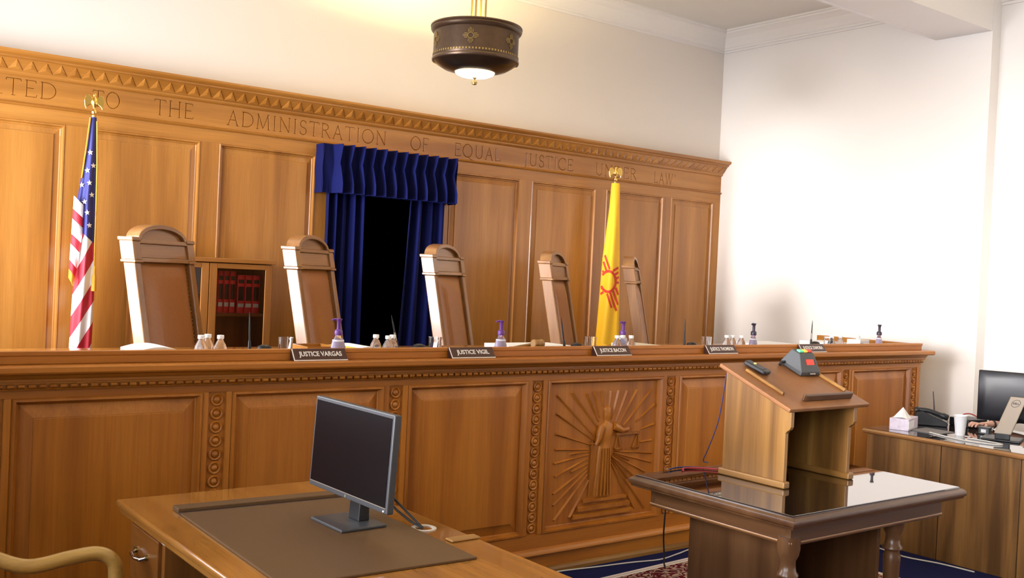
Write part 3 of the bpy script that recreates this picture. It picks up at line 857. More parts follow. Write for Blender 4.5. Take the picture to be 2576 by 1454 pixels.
MB().lathe([(0, 0), (.05, 0), (.055, .006), (.055, .026), (.046, .046), (0, .046)], seg=20).build('sound_block', 'pine_x', t, smooth=40)
tb_ = thing('wooden_tray', 'shallow wooden tray left of the leftmost dispenser', 'tray', (2.20, 4.47, DZ))
B(-.085, .085, -.10, .10, 0, .012).build('bottom', 'oak_x', tb_)
for (a, b, c, d) in ((-.085, .085, -.10, -.088), (-.085, .085, .088, .10), (-.085, -.073, -.088, .088), (.073, .085, -.088, .088)):
    B(a, b, c, d, .012, .062).build('side', 'oak_x', tb_)
t = thing('tissue_box', 'small white tissue box beside the far right dispenser', 'tissue box', (6.83, 4.52, DZ))
B(-.06, .06, -.06, .06, 0, .075).build('box', 'white_paper', t, bevel=.003)
MB().lathe([(.030, .07), (.022, .085), (.026, .098), (0, .11)], seg=8, sy=.5).build('tissue', 'white_paper', t, smooth=60)
B(-.061, -.02, -.0605, -.059, .02, .05).build('printed_label', 'cable_blue', t)

# ------------------------------------------------------------------ judges' chairs
def make_chair():
    t = thing('judge_chair', 'x', 'chair')
    th = radians(11)
    tn = tan(th)
    zref = 1.70 - PZ          # crest reference height above platform
    # backrest sheared backwards with height
    def sh(mb):
        mb.v = [(x, y + (z - zref) * tn, z) for x, y, z in mb.v]
        return mb
    W2 = .275
    for s_ in (-1, 1):
        a, b = sorted((s_ * W2, s_ * (W2 - .052)))
        sh(B(a, b, 0, .080, .40, 1.235)).build('stile', 'chairwood_z', t, bevel=.006)
        a, b = sorted((s_ * (W2 + .006), s_ * (W2 - .058)))
        blk = sh(B(a, b, -.006, .086, 1.25, 1.355)).build('stile_block', 'chairwood_z', t, bevel=.004)
        sh(B(a - .004, b + .004, -.010, .090, 1.235, 1.25)).build('lower_band', 'chairwood_x', blk, bevel=.003)
        sh(B(a - .006, b + .006, -.012, .092, 1.355, 1.378)).build('cap', 'chairwood_x', blk, bevel=.006)
    sh(B(-.217, .217, .008, .074, 1.262, 1.342)).build('crest_rail', 'chairwood_x', t, bevel=.003)
    sh(B(-.222, .222, -.004, .080, 1.342, 1.368)).build('crest_cap', 'chairwood_x', t, bevel=.005)
    sh(B(-.222, .222, -.002, .080, 1.238, 1.262)).build('crest_band', 'chairwood_x', t, bevel=.004)
    # arched pediment: rim and recessed tympanum
    n = 18
    R_, H_ = .222, .092
    rim = MB()
    loops = []
    for i in range(n + 1):
        a_ = pi * i / n
        ox, oz = R_ * cos(a_), H_ * sin(a_)
        ix, iz = (R_ - .028) * cos(a_), (H_ - .026) * sin(a_)
        loops.append([(ox, -.006, 1.366 + oz), (ox, .084, 1.366 + oz), (ix, .084, 1.366 + iz), (ix, -.006, 1.366 + iz)])
    rim.rings(loops)
    rim.f.append((3, 2, 1, 0))
    sh(rim).build('arch', 'chairwood_x', t, smooth=40, bevel=.003)
    poly = [((R_ - .02) * cos(pi * i / n), 1.366 + (H_ - .02) * sin(pi * i / n)) for i in range(n + 1)]
    sh(MB().prism(poly, .018, .066, 'y')).build('tympanum', 'chairwood_x', t)
    # leather pad, slightly domed
    def pad(u, v):
        e = (1 - abs(2 * u - 1) ** 6) * (1 - abs(2 * v - 1) ** 10)
        return (-.219 + .438 * u, .030 - .028 * e, .44 + .795 * v)
    lp = MB().grid(pad, 14, 20)
    sh(lp)
    lp.build('backrest_pad', 'leather', t, smooth=60)
    sh(B(-.222, .222, .045, .070, .44, 1.24)).build('back_panel', 'leather', t)
    nm = MB().lathe([(.0045, 0), (.004, -.0025), (0, -.004)], axis='y', seg=6)
    first = None
    for s_ in (-1, 1):
        for i in range(26):
            z = .62 + i * .0237
            p = (s_ * .2135, .026 + (z - zref) * tn, z)
            if first is None:
                first = nm.build('nail_head', 'bronze_gold', t); first.location = p
            else: share(first.data, 'nail_head', t, p)
    yb = -.18
    def sbox(x0, x1, y0, y1, z0, z1): return B(x0, x1, y0, y1, z0, z1)
    sbox(-.27, .27, -.72, -.20, .36, .42).build('seat_frame', 'chairwood_x', t, bevel=.008)
    sbox(-.25, .25, -.71, -.21, .42, .50).build('seat', 'leather', t, bevel=.03)
    for s_ in (-1, 1):
        a, b = sorted((s_ * .30, s_ * .24))
        sbox(a, b, -.66, -.06, .64, .68).build('armrest', 'chairwood_y', t, bevel=.012)
        sbox(a, b, -.62, -.57, .40, .64).build('arm_post', 'chairwood_z', t, bevel=.006)
    MB().lathe([(.035, .12), (.035, .36), (.05, .36)], (0, -.45, 0), 14).build('pedestal', 'bronze_dark', t, smooth=40)
    for k in range(4):
        an = pi / 4 + k * pi / 2
        lg = MB().tube([(cos(an) * .02, -.45 + sin(an) * .02, .12), (cos(an) * .18, -.45 + sin(an) * .18, .10), (cos(an) * .30, -.45 + sin(an) * .30, .05)], [.03, .026, .02], 8).build('leg', 'chairwood_x', t, smooth=50)
        MB().lathe([(0, -.012), (.024, -.012), (.024, .012), (0, .012)], (cos(an) * .30, -.45 + sin(an) * .30, .026), 12, axis='x').build('caster', 'black_plastic', lg, smooth=40)
    return t
ch = make_chair()
chl = ['tall leather judge chair nearest the striped flag', 'tall leather judge chair between the bookcase and blue curtain', 'tall leather judge chair in the middle, right of the blue curtain',
       'tall leather judge chair left of the yellow flag', 'tall leather judge chair right of the yellow flag, seen nearly edge on']
for k, (x, y, r_) in enumerate([(1.90, 5.87, 35.1), (2.88, 5.91, 38.7), (3.93, 5.93, 33.4), (4.88, 5.84, 36.0), (5.74, 5.88, 41.0)]):
    place(ch, x, y, PZ + .012, radians(r_), chl[k], 'judge chairs behind the bench')
for o in list(bpy.data.objects):
    if o.name.startswith('judge_chair'): o.location.z = PZ

# ------------------------------------------------------------------ bookcase and books
bc = thing('bookcase', 'reddish wooden bookcase with two glazed doors behind the chairs', 'bookcase', (2.42, 6.62, PZ))
def cpart(mb, name, mat, **kw): return mb.build(name, mat, bc, world=True, **kw)
cpart(B(1.955, 2.875, 6.49, 6.80, 1.615, 1.645), 'top', 'bookcase_x', bevel=.004)
cpart(B(1.97, 1.995, 6.53, 6.80, PZ, 1.615), 'side', 'bookcase_z')
cpart(B(2.835, 2.86, 6.53, 6.80, PZ, 1.615), 'side', 'bookcase_z')
cpart(B(1.995, 2.835, 6.775, 6.80, PZ, 1.615), 'back_board', 'bookcase_z')
for z in (PZ + .05, .80, 1.272):
    cpart(B(1.995, 2.835, 6.55, 6.775, z - .02, z), 'shelf', 'bookcase_x')
for a, b in ((1.97, 2.412), (2.416, 2.86)):
    dr = cpart(B(a, a + .052, 6.505, 6.528, PZ + .05, 1.61), 'door', 'bookcase_z', bevel=.003)
    def dp(mb, name, mat, **kw): return mb.build(name, mat, dr, world=True, **kw)
    dp(B(b - .052, b, 6.505, 6.528, PZ + .05, 1.61), 'door_stile', 'bookcase_z', bevel=.003)
    dp(B(a + .052, b - .052, 6.505, 6.528, 1.575, 1.61), 'door_rail', 'bookcase_x', bevel=.003)
    dp(B(a + .052, b - .052, 6.505, 6.528, PZ + .05, PZ + .12), 'door_rail', 'bookcase_x', bevel=.003)
    dp(B(a + .050, b - .050, 6.514, 6.518, PZ + .12, 1.577), 'pane', 'pane_glass')
bk = thing('law_book', 'x', 'book')
MB().prism([(-.0185, .018), (-.0185, .004), (-.012, -.002), (0, -.004), (.012, -.002), (.0185, .004), (.0185, .018)], 0, .262, 'z').build('spine', 'red_book', bk, smooth=40)
MB().box(-.0185, -.0155, .018, .17, 0, .262).box(.0155, .0185, .018, .17, 0, .262).build('cover', 'red_book', bk)
B(-.0155, .0155, .018, .165, .004, .256).build('page_block', 'book_pages', bk)
for z0, z1, mt, nm_ in ((.205, .232, 'book_black', 'title_label'), (.085, .182, 'book_black', 'spine_label'), (.040, .066, 'white_paper', 'sticker')):
    MB().prism([(-.0178, .0045), (-.012, -.0028), (0, -.0048), (.012, -.0028), (.0178, .0045), (.012, .003), (-.012, .003)], z0, z1, 'z').build(nm_, mt, bk)
bkl = ['red law book at the left in the right bookcase door', 'second red law book from the left in the right bookcase door', 'third red law book in the right bookcase door', 'fourth red law book, left of the wide gap',
       'red law book just right of the gap', 'red law book second from the right door stile', 'red law book against the right door stile']
for k, x in enumerate([2.490, 2.532, 2.574, 2.616, 2.676, 2.732, 2.786]):
    o = place(bk, x, 6.60, 1.2722, 0, bkl[k], 'red law books in the bookcase')
    o.scale = (1.4, 1, 1.0) if k > 3 else (1.05, 1, 1.09)
for k, x in enumerate([2.225, 2.268, 2.311]):
    place(bk, x, 6.60, 1.2722, 0, '%s red law book behind the left glazed door' % ('first', 'second', 'third')[k], 'red law books in the bookcase')

# ------------------------------------------------------------------ curtains
def valance():
    t = thing('valance', 'blue velvet valance with pinch pleats over the doorway', 'valance', (3.905, 6.72, 2.16))
    X0, X1, Z0, Z1 = 3.30, 4.485, 2.165, 2.525
    NP = 12.0
    def f(u, v):
        x = X0 + (X1 - X0) * u
        z = Z0 + (Z1 - Z0) * v
        ph = ((u - .055) / (1 - .07)) * NP
        if u < .04 or u > .985:
            a = 0.0
        else:
            a = max(0.0, .5 + .5 * cos(2 * pi * (ph - .5)))
        pinch = .62
        fl = .55 + .45 * min(1, abs(v - pinch) / .42) ** .8
        sharp = a ** (3.4 + 6.0 * (1 - min(1, abs(v - pinch) / .35)))
        y = 6.705 - .115 * sharp * fl + .004 * sin(31 * u + 5 * v)
        if v < .5: y -= .006 * (0.5 - v)
        return (x, y, z)
    mb = MB().grid(f, 300, 26)
    mb.build('pleated_cloth', 'velvet', t, world=True, smooth=70)
    for xx, nm_ in ((X0, 'side_return'), (X1, 'side_return')):
        def g(u, v, xx=xx): return (xx + .004 * sin(9 * v), 6.695 + .13 * u, Z0 + (Z1 - Z0) * v)
        MB().grid(g, 4, 8).build(nm_, 'velvet', t, world=True, smooth=70)
    B(X0 + .01, X1 - .01, 6.71, 6.825, Z1 - .03, Z1 - .008).build('mounting_board', 'oak_x', t, world=True)
valance()
def drape(name, label, x0t, x1t, x0b, x1b, nf, seed):
    rnd = random.Random(seed)
    ph = [rnd.uniform(0, 6.28) for _ in range(4)]
    def f(u, v):
        z = PZ + .02 + (2.48 - PZ - .02) * v
        a = x0t * v + x0b * (1 - v); b = x1t * v + x1b * (1 - v)
        w = u + .018 * sin(3.1 * v + ph[0]) * sin(pi * u)
        y = 6.765 + .044 * sin(2 * pi * nf * w + ph[1] + .5 * sin(2 * v + ph[2])) * (.8 + .2 * sin(7 * u + ph[3])) + .010 * sin(2 * pi * nf * 2.3 * w + ph[2])
        return (a + (b - a) * u, y, z)
    o = MB().grid(f, 120, 24).build(name, 'velvet', None, smooth=70)
    md = o.modifiers.new('thickness', 'SOLIDIFY'); md.thickness = .004
    tag(o, label, 'curtain', 'blue doorway curtains')
drape('curtain', 'blue velvet curtain drawn to the left of the doorway', 3.375, 3.685, 3.37, 3.70, 4.2, 1)
drape('curtain', 'blue velvet curtain drawn to the right of the doorway', 4.10, 4.44, 3.98, 4.44, 3.6, 5)

# ------------------------------------------------------------------ flags
def eagle(t, z):
    e = MB().lathe([(0, -.012), (.014, -.012), (.018, 0), (.014, .012), (.008, .018), (.010, .028), (.018, .044), (.021, .062), (.016, .082), (.010, .094), (.012, .104), (.010, .114), (0, .118)], (0, 0, z), 14)
    e.tube([(0, -.008, z + .108), (0, -.024, z + .104), (0, -.028, z + .098)], [.006, .004, .001], 6)
    o = e.build('eagle_finial', 'gold', t, smooth=60)
    for s_ in (-1, 1):
        pts = [(.010, .085), (.034, .108), (.052, .100), (.060, .070), (.056, .034), (.046, .012), (.040, .030), (.030, .040), (.018, .048)]
        MB().prism([(s_ * x, z + h) for x, h in pts], -.006, .006, 'y').build('wing', 'gold', o, bevel=.003)
def stand(t):
    MB().lathe([(0, 0), (.15, 0), (.155, .01), (.13, .03), (.06, .045), (.025, .06), (.022, .11), (0, .11)], seg=28).build('stand', 'gold', t, smooth=40)
def interp(tab, z):
    for (z0, *a), (z1, *b) in zip(tab, tab[1:]):
        if (z0 >= z >= z1) or (z0 <= z <= z1):
            k = (z - z0) / (z1 - z0)
            return [p + (q - p) * k for p, q in zip(a, b)]
    return list(tab[-1][1:]) if z < tab[-1][0] else list(tab[0][1:])

def flag(name, label, px, tab, mat, nf, seed, turn):
    cf = cos(turn)
    t = thing(name, label, 'flag', (px, 6.60, PZ), -turn, None)
    stand(t)
    MB().tube([(0, 0, .10), (0, 0, 2.50 - PZ)], .013, 12).build('pole', 'honey_z', t, smooth=50)
    eagle(t, 2.52 - PZ)
    zb, zt = .75, 2.485
    def cross(u, z):        # closed bundle section, u 0..1 around; front half 0..0.5
        x0, x1 = interp(tab, z)
        c, w = ((x0 + x1) / 2 - px) * cf, (x1 - x0) / 2 * cf
        d = .025 + .055 * min(1, (zt - z) / .9)
        a = pi + 2 * pi * u
        wob = 1 + .22 * sin(nf * 2 * pi * u + seed + 1.3 * sin(2.2 * z)) * min(1, (zt - z) / .5)
        return (c + w * cos(a), d * sin(a) * wob, z - PZ)
    mb = MB()
    NU, NV = 72, 90
    mb.grid(lambda u, v: cross(u, zb + (zt - zb) * v), NU, NV, closed=True)
    o = mb.build('cloth', mat, t, smooth=80)
    me = o.data
    uvl = me.uv_layers.new(name='UVMap')
    for poly in me.polygons:
        for li in poly.loop_indices:
            vi = me.loops[li].vertex_index
            iu, iv = vi % NU, vi // NU
            x = me.vertices[vi].co
            x0, x1 = interp(tab, zb + (zt - zb) * iv / NV)
            uvl.data[li].uv = ((x.x / cf + px - x0) / (x1 - x0), zb + (zt - zb) * iv / NV)
    return t, cross

def decal(t, cross, tab, px, pts2d, mat, name, parent, off=.004):
    # polygon given in world X,Z laid onto the front of the folded cloth
    def onto(X, Z):
        x0, x1 = interp(tab, Z)
        k = max(-.985, min(.985, (X - (x0 + x1) / 2) / ((x1 - x0) / 2)))
        a = pi - math.acos(-k) if False else math.acos(k)
        u = (2 * pi - a - pi) / (2 * pi)
        p = cross(u, Z)
        return (p[0], p[1] - off, p[2])
    v = [onto(x, z) for x, z in pts2d]
    n = len(v)
    mb = MB()
    mb.add(v + [(p[0], p[1] + .003, p[2]) for p in v], [tuple(range(n))] + [(i, (i + 1) % n, (i + 1) % n + n, i + n) for i in range(n)])
    return mb.build(name, mat, parent)

TUS = [(2.485, 1.645, 1.685), (2.27, 1.624, 1.692), (1.97, 1.590, 1.697), (1.725, 1.592, 1.706), (1.48, 1.586, 1.711), (1.325, 1.580, 1.712), (1.05, 1.574, 1.708), (.75, 1.56, 1.71)]
us, cr = flag('united_states_flag', 'stars and stripes flag with gold fringe on an eagle topped pole', 1.668, TUS, 'flag_us', 5, .4, radians(14))
def star(cx, cz, r):
    return [(cx + (r if k % 2 == 0 else r * .42) * cos(pi / 2 + k * pi / 5 + .15) * .9, cz + (r if k % 2 == 0 else r * .42) * sin(pi / 2 + k * pi / 5 + .15)) for k in range(10)]
cl = [c for c in us.children if c.name.startswith('cloth')][0]
for sx_, sz_ in [(1.655, 2.262), (1.677, 2.182), (1.642, 2.149), (1.658, 2.072), (1.612, 2.057), (1.674, 1.999), (1.632, 1.952), (1.651, 1.886), (1.667, 1.808)]:
    decal(us, cr, TUS, 1.668, star(sx_, sz_, .019), 'flag_white', 'star', cl, .006)
# the fly corner folded out on the left: short horizontal bands and gold fringe
bands = [(1.985, 1.905, 'flag_white'), (1.905, 1.845, 'flag_red'), (1.845, 1.750, 'flag_white'), (1.750, 1.690, 'flag_red'), (1.690, 1.590, 'flag_white'), (1.590, 1.535, 'flag_red'), (1.535, 1.478, 'fringe')]
fold = None
for z1, z0, mt in bands:
    def fx(z): return 1.572 + (1.985 - z) * -.028
    def g(u, v, z0=z0, z1=z1):
        z = z0 + (z1 - z0) * v - .055 * u
        xl = fx(z); xr = 1.630 if z > 1.75 else 1.630 - (1.75 - z) * .12
        return (xl + (xr - xl) * u - 1.668, -.062 - .022 * sin(pi * u) - .006 * sin(5 * z), z - PZ)
    o = MB().grid(g, 6, 4).build('folded_corner', mt, us, smooth=70)
    md = o.modifiers.new('t', 'SOLIDIFY'); md.thickness = .004
MB().tube([(.020, -.03, 2.46 - PZ), (.030, -.04, 2.2 - PZ), (.034, -.05, 1.9 - PZ), (.036, -.06, 1.55 - PZ)], .006, 6).build('gold_cord', 'fringe', us, smooth=60)
MB().lathe([(.004, 1.56), (.010, 1.54), (.008, 1.51), (.013, 1.49), (.016, 1.40), (0, 1.40)], (.037, -.06, -PZ), 10).build('tassel', 'fringe', us, smooth=50)
MB().tube([(-.020, -.028, 2.48 - PZ), (-.036, -.035, 2.3 - PZ), (-.056, -.035, 2.1 - PZ)], .0055, 6).build('gold_fringe', 'fringe', us, smooth=60)

TNM = [(2.51, 6.085, 6.180), (2.44, 6.078, 6.188), (2.27, 6.069, 6.195), (1.81, 6.013, 6.225), (1.415, 5.994, 6.246), (1.06, 5.974, 6.260), (.75, 5.96, 6.27)]
nm, crn = flag('state_flag', 'yellow flag with red sun symbol on an eagle topped pole', 6.127, TNM, 'flag_yellow', 4, 2.0, radians(42.8))
cl = [c for c in nm.children if c.name.startswith('cloth')][0]
zc_x, zc_z = 6.098, 1.602
ring = []
for i in range(25):
    a = 2 * pi * i / 24; ring.append((zc_x + .100 * cos(a), zc_z + .100 * sin(a)))
def strip_decal(ptsA, ptsB, mat, off):
    for i in range(len(ptsA) - 1):
        yield [ptsA[i], ptsA[i + 1], ptsB[i + 1], ptsB[i]]
mbz = MB()
def onto(X, Z, off):
    x0, x1 = interp(TNM, Z)
    k = (X - (x0 + x1) / 2) / ((x1 - x0) / 2)
    if abs(k) > .97: return None
    u = (2 * pi - math.acos(k) - pi) / (2 * pi)
    p = crn(u, Z)
    return (p[0], p[1] - off, p[2])
def decal_quads(mb, quads, off):
    for q in quads:
        P = [onto(x, z, off) for x, z in q]
        if None in P: continue
        mb.add(P + [(p[0], p[1] + .003, p[2]) for p in P], [(0, 1, 2, 3), (0, 1, 5, 4), (1, 2, 6, 5), (2, 3, 7, 6), (3, 0, 4, 7)])
N_ = 40
quads = []
for i in range(N_):
    a, b = 2 * pi * i / N_, 2 * pi * (i + 1) / N_
    for r_0, r_1 in ((.080, .104),):
        quads.append([(zc_x + r_0 * cos(a), zc_z + r_0 * sin(a)), (zc_x + r_1 * cos(a), zc_z + r_1 * sin(a)), (zc_x + r_1 * cos(b), zc_z + r_1 * sin(b)), (zc_x + r_0 * cos(b), zc_z + r_0 * sin(b))])
for ang in (118, 28, 208, 298):
    d = (cos(radians(ang)), sin(radians(ang))); q = (-d[1], d[0])
    for k, ln in ((-1.5, .14), (-.5, .19), (.5, .19), (1.5, .14)):
        o_ = k * .040
        for s_ in range(14):
            l0, l1 = .092 + ln * s_ / 14, .092 + ln * (s_ + 1) / 14
            l0 = max(l0, sqrt(max(0, .1 ** 2 - o_ ** 2)) - .004)
            if l1 <= l0: continue
            h = .0105
            quads.append([(zc_x + d[0] * l0 + q[0] * (o_ - h), zc_z + d[1] * l0 + q[1] * (o_ - h)), (zc_x + d[0] * l1 + q[0] * (o_ - h), zc_z + d[1] * l1 + q[1] * (o_ - h)),
                          (zc_x + d[0] * l1 + q[0] * (o_ + h), zc_z + d[1] * l1 + q[1] * (o_ + h)), (zc_x + d[0] * l0 + q[0] * (o_ + h), zc_z + d[1] * l0 + q[1] * (o_ + h))])
decal_quads(mbz, quads, .004)
mbz.build('sun_symbol', 'zia_red', nm)

# ------------------------------------------------------------------ pendant lamp
def pendant():
    t = thing('pendant_lamp', 'round bronze pendant lamp with sun emblems and a glowing bowl', 'lamp', (3.905, 5.67, 2.93))
    Z = lambda z: z - 2.93
    Rr = .292
    dr = MB().lathe([(Rr, Z(3.075)), (Rr + .003, Z(3.08)), (Rr, Z(3.12)), (Rr, Z(3.262)), (Rr - .006, Z(3.262)), (Rr - .006, Z(3.075))], cap=False, seg=64)
    dr.build('drum', 'bronze', t, smooth=40)
    MB().lathe([(Rr - .008, Z(3.255)), (Rr + .010, Z(3.262)), (Rr + .018, Z(3.272)), (Rr + .022, Z(3.282)), (Rr + .018, Z(3.290)), (Rr + .024, Z(3.298)), (Rr + .022, Z(3.306)), (Rr + .006, Z(3.308)), (Rr - .008, Z(3.300))], cap=False, seg=64).build('rim', 'bronze', t, smooth=35)
    MB().lathe([(Rr - .004, Z(3.058)), (Rr + .006, Z(3.064)), (Rr + .008, Z(3.076)), (Rr + .002, Z(3.086)), (Rr - .006, Z(3.084))], cap=False, seg=64).build('lower_band', 'bronze', t, smooth=35)
    MB().lathe([(Rr - .006, Z(3.066)), (Rr - .03, Z(3.045)), (.22, Z(3.020)), (.16, Z(3.004)), (.142, Z(3.000)), (.142, Z(3.006)), (.2, Z(3.03)), (Rr - .02, Z(3.066))], cap=False, seg=48).build('bowl', 'bronze_dark', t, smooth=40)
    MB().lathe([(.140, Z(2.998)), (.147, Z(3.000)), (.147, Z(3.008)), (.138, Z(3.012))], cap=False, seg=40).build('glass_ring', 'bronze_gold', t, smooth=40)
    MB().lathe([(.137, Z(3.010)), (.136, Z(2.994)), (.128, Z(2.984)), (.10, Z(2.972)), (.05, Z(2.964)), (0, Z(2.962))], cap=False, seg=40).build('glass_bowl', 'lamp_glass', t, smooth=60)
    MB().lathe([(0, Z(2.968)), (.013, Z(2.966)), (.015, Z(2.961)), (.007, Z(2.956)), (.006, Z(2.950)), (.014, Z(2.945)), (.0205, Z(2.932)), (.0155, Z(2.917)), (0, Z(2.912))], seg=18).build('finial', 'bronze_gold', t, smooth=50)
    # sun emblems round the drum
    em = MB()
    ns = 24
    def cyl(u, z, r): return (r * cos(u / Rr), r * sin(u / Rr), z)
    def quad(mb, u0, u1, z0, z1, s=0):
        q = [cyl(u0, z0, Rr + .004), cyl(u1, z0, Rr + .004), cyl(u1, z1, Rr + .004), cyl(u0, z1, Rr + .004)]
        p = [cyl(u0, z0, Rr - .001), cyl(u1, z0, Rr - .001), cyl(u1, z1, Rr - .001), cyl(u0, z1, Rr - .001)]
        mb.add(q + p, [(0, 1, 2, 3), (0, 4, 5, 1), (1, 5, 6, 2), (2, 6, 7, 3), (3, 7, 4, 0)])
    zc = Z(3.185)
    for i in range(ns):
        a, b = 2 * pi * i / ns, 2 * pi * (i + 1) / ns
        P = []
        for r_, an in ((.017, a), (.0205, a), (.0205, b), (.017, b)):
            P.append(cyl(r_ * cos(an), zc + r_ * sin(an), Rr + .004))
        P2 = []
        for r_, an in ((.017, a), (.0205, a), (.0205, b), (.017, b)):
            P2.append(cyl(r_ * cos(an), zc + r_ * sin(an), Rr - .001))
        em.add(P + P2, [(0, 1, 2, 3), (0, 4, 5, 1), (1, 5, 6, 2), (2, 6, 7, 3), (3, 7, 4, 0)])
    for k, ln in ((-1.5, .020), (-.5, .030), (.5, .030), (1.5, .020)):
        o_ = k * .0095
        h = .0019
        quad(em, o_ - h, o_ + h, zc + .020, zc + .022 + ln)
        quad(em, o_ - h, o_ + h, zc - .022 - ln, zc - .020)
        quad(em, .020, .022 + ln, zc + o_ - h, zc + o_ + h)
        quad(em, -.022 - ln, -.020, zc + o_ - h, zc + o_ + h)
    e0 = em.build('sun_emblem', 'bronze_gold', t)
    # first emblem faces (213 deg) the room centre; six round the drum
    base = radians(228)
    e0.rotation_euler = (0, 0, base)
    for k in range(1, 6):
        share(e0.data, 'sun_emblem', t, (0, 0, 0), (0, 0, base + k * pi / 3))
    # row of stamped dashes
    ds = MB()
    quad(ds, -.006, .006, Z(3.098), Z(3.110))
    d0 = ds.build('stamped_tile', 'bronze_gold', t)
    nd = 84
    for k in range(1, nd):
        share(d0.data, 'stamped_tile', t, (0, 0, 0), (0, 0, 2 * pi * k / nd))
    for k, (dx, dy) in enumerate(((-.044 * .796 + .02, .044 * .605 + .02), (-.007 * .796 - .02, .007 * .605 - .02), (.017 * .796 + .025, -.017 * .605 + .03), (.055 * .796 - .015, -.055 * .605 - .02))):
        MB().tube([(dx, dy, Z(3.02)), (dx, dy, ZC - .02 - 2.93)], .0072, 8).build('rod', 'bronze_gold', t, smooth=60)
    MB().lathe([(0, ZC - .035 - 2.93), (.09, ZC - .035 - 2.93), (.10, ZC - .02 - 2.93), (.10, ZC - 2.93), (0, ZC - 2.93)], seg=28).build('canopy', 'bronze', t, smooth=40)
    return t
pn = pendant()
lamp('pendant_bulb', 'POINT', (3.905, 5.67, 3.20), 170, (1.0, 0.78, 0.34), shadow_soft_size=.06)
for k, (x, y, w_) in enumerate(((2.0, 1.6, 'left row, nearer the bench'), (5.8, 1.6, 'right row, nearer the bench'), (2.0, -1.6, 'left row, by the rear wall'), (5.8, -1.6, 'right row, by the rear wall'))):  # unseen pendants and bulbs, added to light the front of the room
    o = copy_tree(pn)
    o.location = (x, y, 2.93)
    tag(o, 'unseen bronze pendant lamp added to light the public side, ' + w_, None, None)
    o['group'] = 'unseen pendant lamps added to light the front of the room'
    lamp('pendant_bulb', 'POINT', (x, y, 3.20), 170, (1.0, 0.80, 0.42), shadow_soft_size=.06)

# ------------------------------------------------------------------ clerk's desk (left)
dk = thing('clerk_desk', 'glossy oak desk with drawers in the left foreground', 'desk', (1.48, 2.75, 0))
def dpart(mb, name, mat, **kw): return mb.build(name, mat, dk, world=True, **kw)
EX0, EX1, EY0, EY1 = 1.045, 1.900, 1.70, 3.640
dpart(B(EX0, EX1, EY0, EY1, .735, .760), 'desk_top', 'gloss_y', bevel=.008, seg=3)
dpart(B(EX0 + .012, EX1 - .012, EY0 + .012, EY1 - .012, .712, .735), 'under_moulding', 'gloss_y', bevel=.005)
def pedestal(y0, y1):
    pd = dpart(B(EX0 + .045, EX1 - .03, y0, y1, .06, .712), 'pedestal', 'bookcase_z', bevel=.004)
    dz = [(.50, .695), (.30, .485), (.08, .285)]
    for a, b in dz:
        dwr = B(EX0 + .030, EX0 + .047, y0 + .02, y1 - .05, a, b).build('drawer', 'bookcase_y', pd, world=True, bevel=.004)
        yc, zc_ = (y0 + y1) / 2 + .0, (a + b) / 2 + .02
        MB().tube([(EX0 + .03, yc + .055, zc_), (EX0 + .008, yc + .050, zc_ - .006), (EX0 + .004, yc, zc_ - .012), (EX0 + .008, yc - .050, zc_ - .006), (EX0 + .03, yc - .055, zc_)], .0055, 8).build('handle', 'chrome', dwr, world=True, smooth=60)
        for s_ in (-1, 1):
            MB().lathe([(0, EX0 + .022), (.010, EX0 + .022), (.012, EX0 + .031), (0, EX0 + .031)], (0, yc + s_ * .055, zc_), 12, axis='x').build('handle_rosette', 'brass', dwr, world=True, smooth=40)
    B(EX0 + .07, EX1 - .05, y0 + .02, y1 - .02, 0, .06).build('plinth', 'cabinet_y', pd, world=True)
pedestal(3.24, 3.60)
pedestal(1.74, 2.12)
dpart(B(EX1 - .07, EX1 - .045, 2.12, 3.24, .20, .712), 'modesty_panel', 'cabinet_z')
g_ = dpart(MB().lathe([(.030, .758), (.042, .758), (.043, .763), (.038, .765), (.030, .763), (.029, .755)], (1.805, 2.80, 0), 28, cap=False), 'cable_grommet', 'cable_white', smooth=40)
B(1.79, 1.902, 2.606, 2.648, .7602, .768).build('reflection_strip', 'pine_x', None, bevel=.004)  # pale strip added in place of a reflection in the glossy desk
tag(bpy.data.objects['reflection_strip'], 'pale strip standing for a reflection across the right desk edge', 'ruler')
bt = thing('desk_blotter', 'brown leather desk blotter under the monitor', 'desk pad', (1.46, 2.90, .7603))
MB().prism([(1.165, 3.315), (1.775, 3.29), (1.755, 2.42), (1.142, 2.445)], .7606, .7685, 'z').build('pad', 'blotter', bt, world=True, bevel=.002)
MB().prism([(1.168, 3.405), (1.778, 3.380), (1.776, 3.318), (1.166, 3.343)], .7606, .777, 'z').build('end_rail', 'blotter', bt, world=True, bevel=.003)
MB().prism([(1.1655, 3.343), (1.776, 3.318), (1.775, 3.290), (1.165, 3.315)], .7606, .766, 'z').build('rail_gap', 'blotter_edge', bt, world=True)

# desk monitor, facing the clerk's seat
mo = thing('computer_monitor', 'black flat monitor with switched off screen on the blotter', 'monitor', (1.60, 2.945, .7688), radians(-88.3))
tl = radians(3)
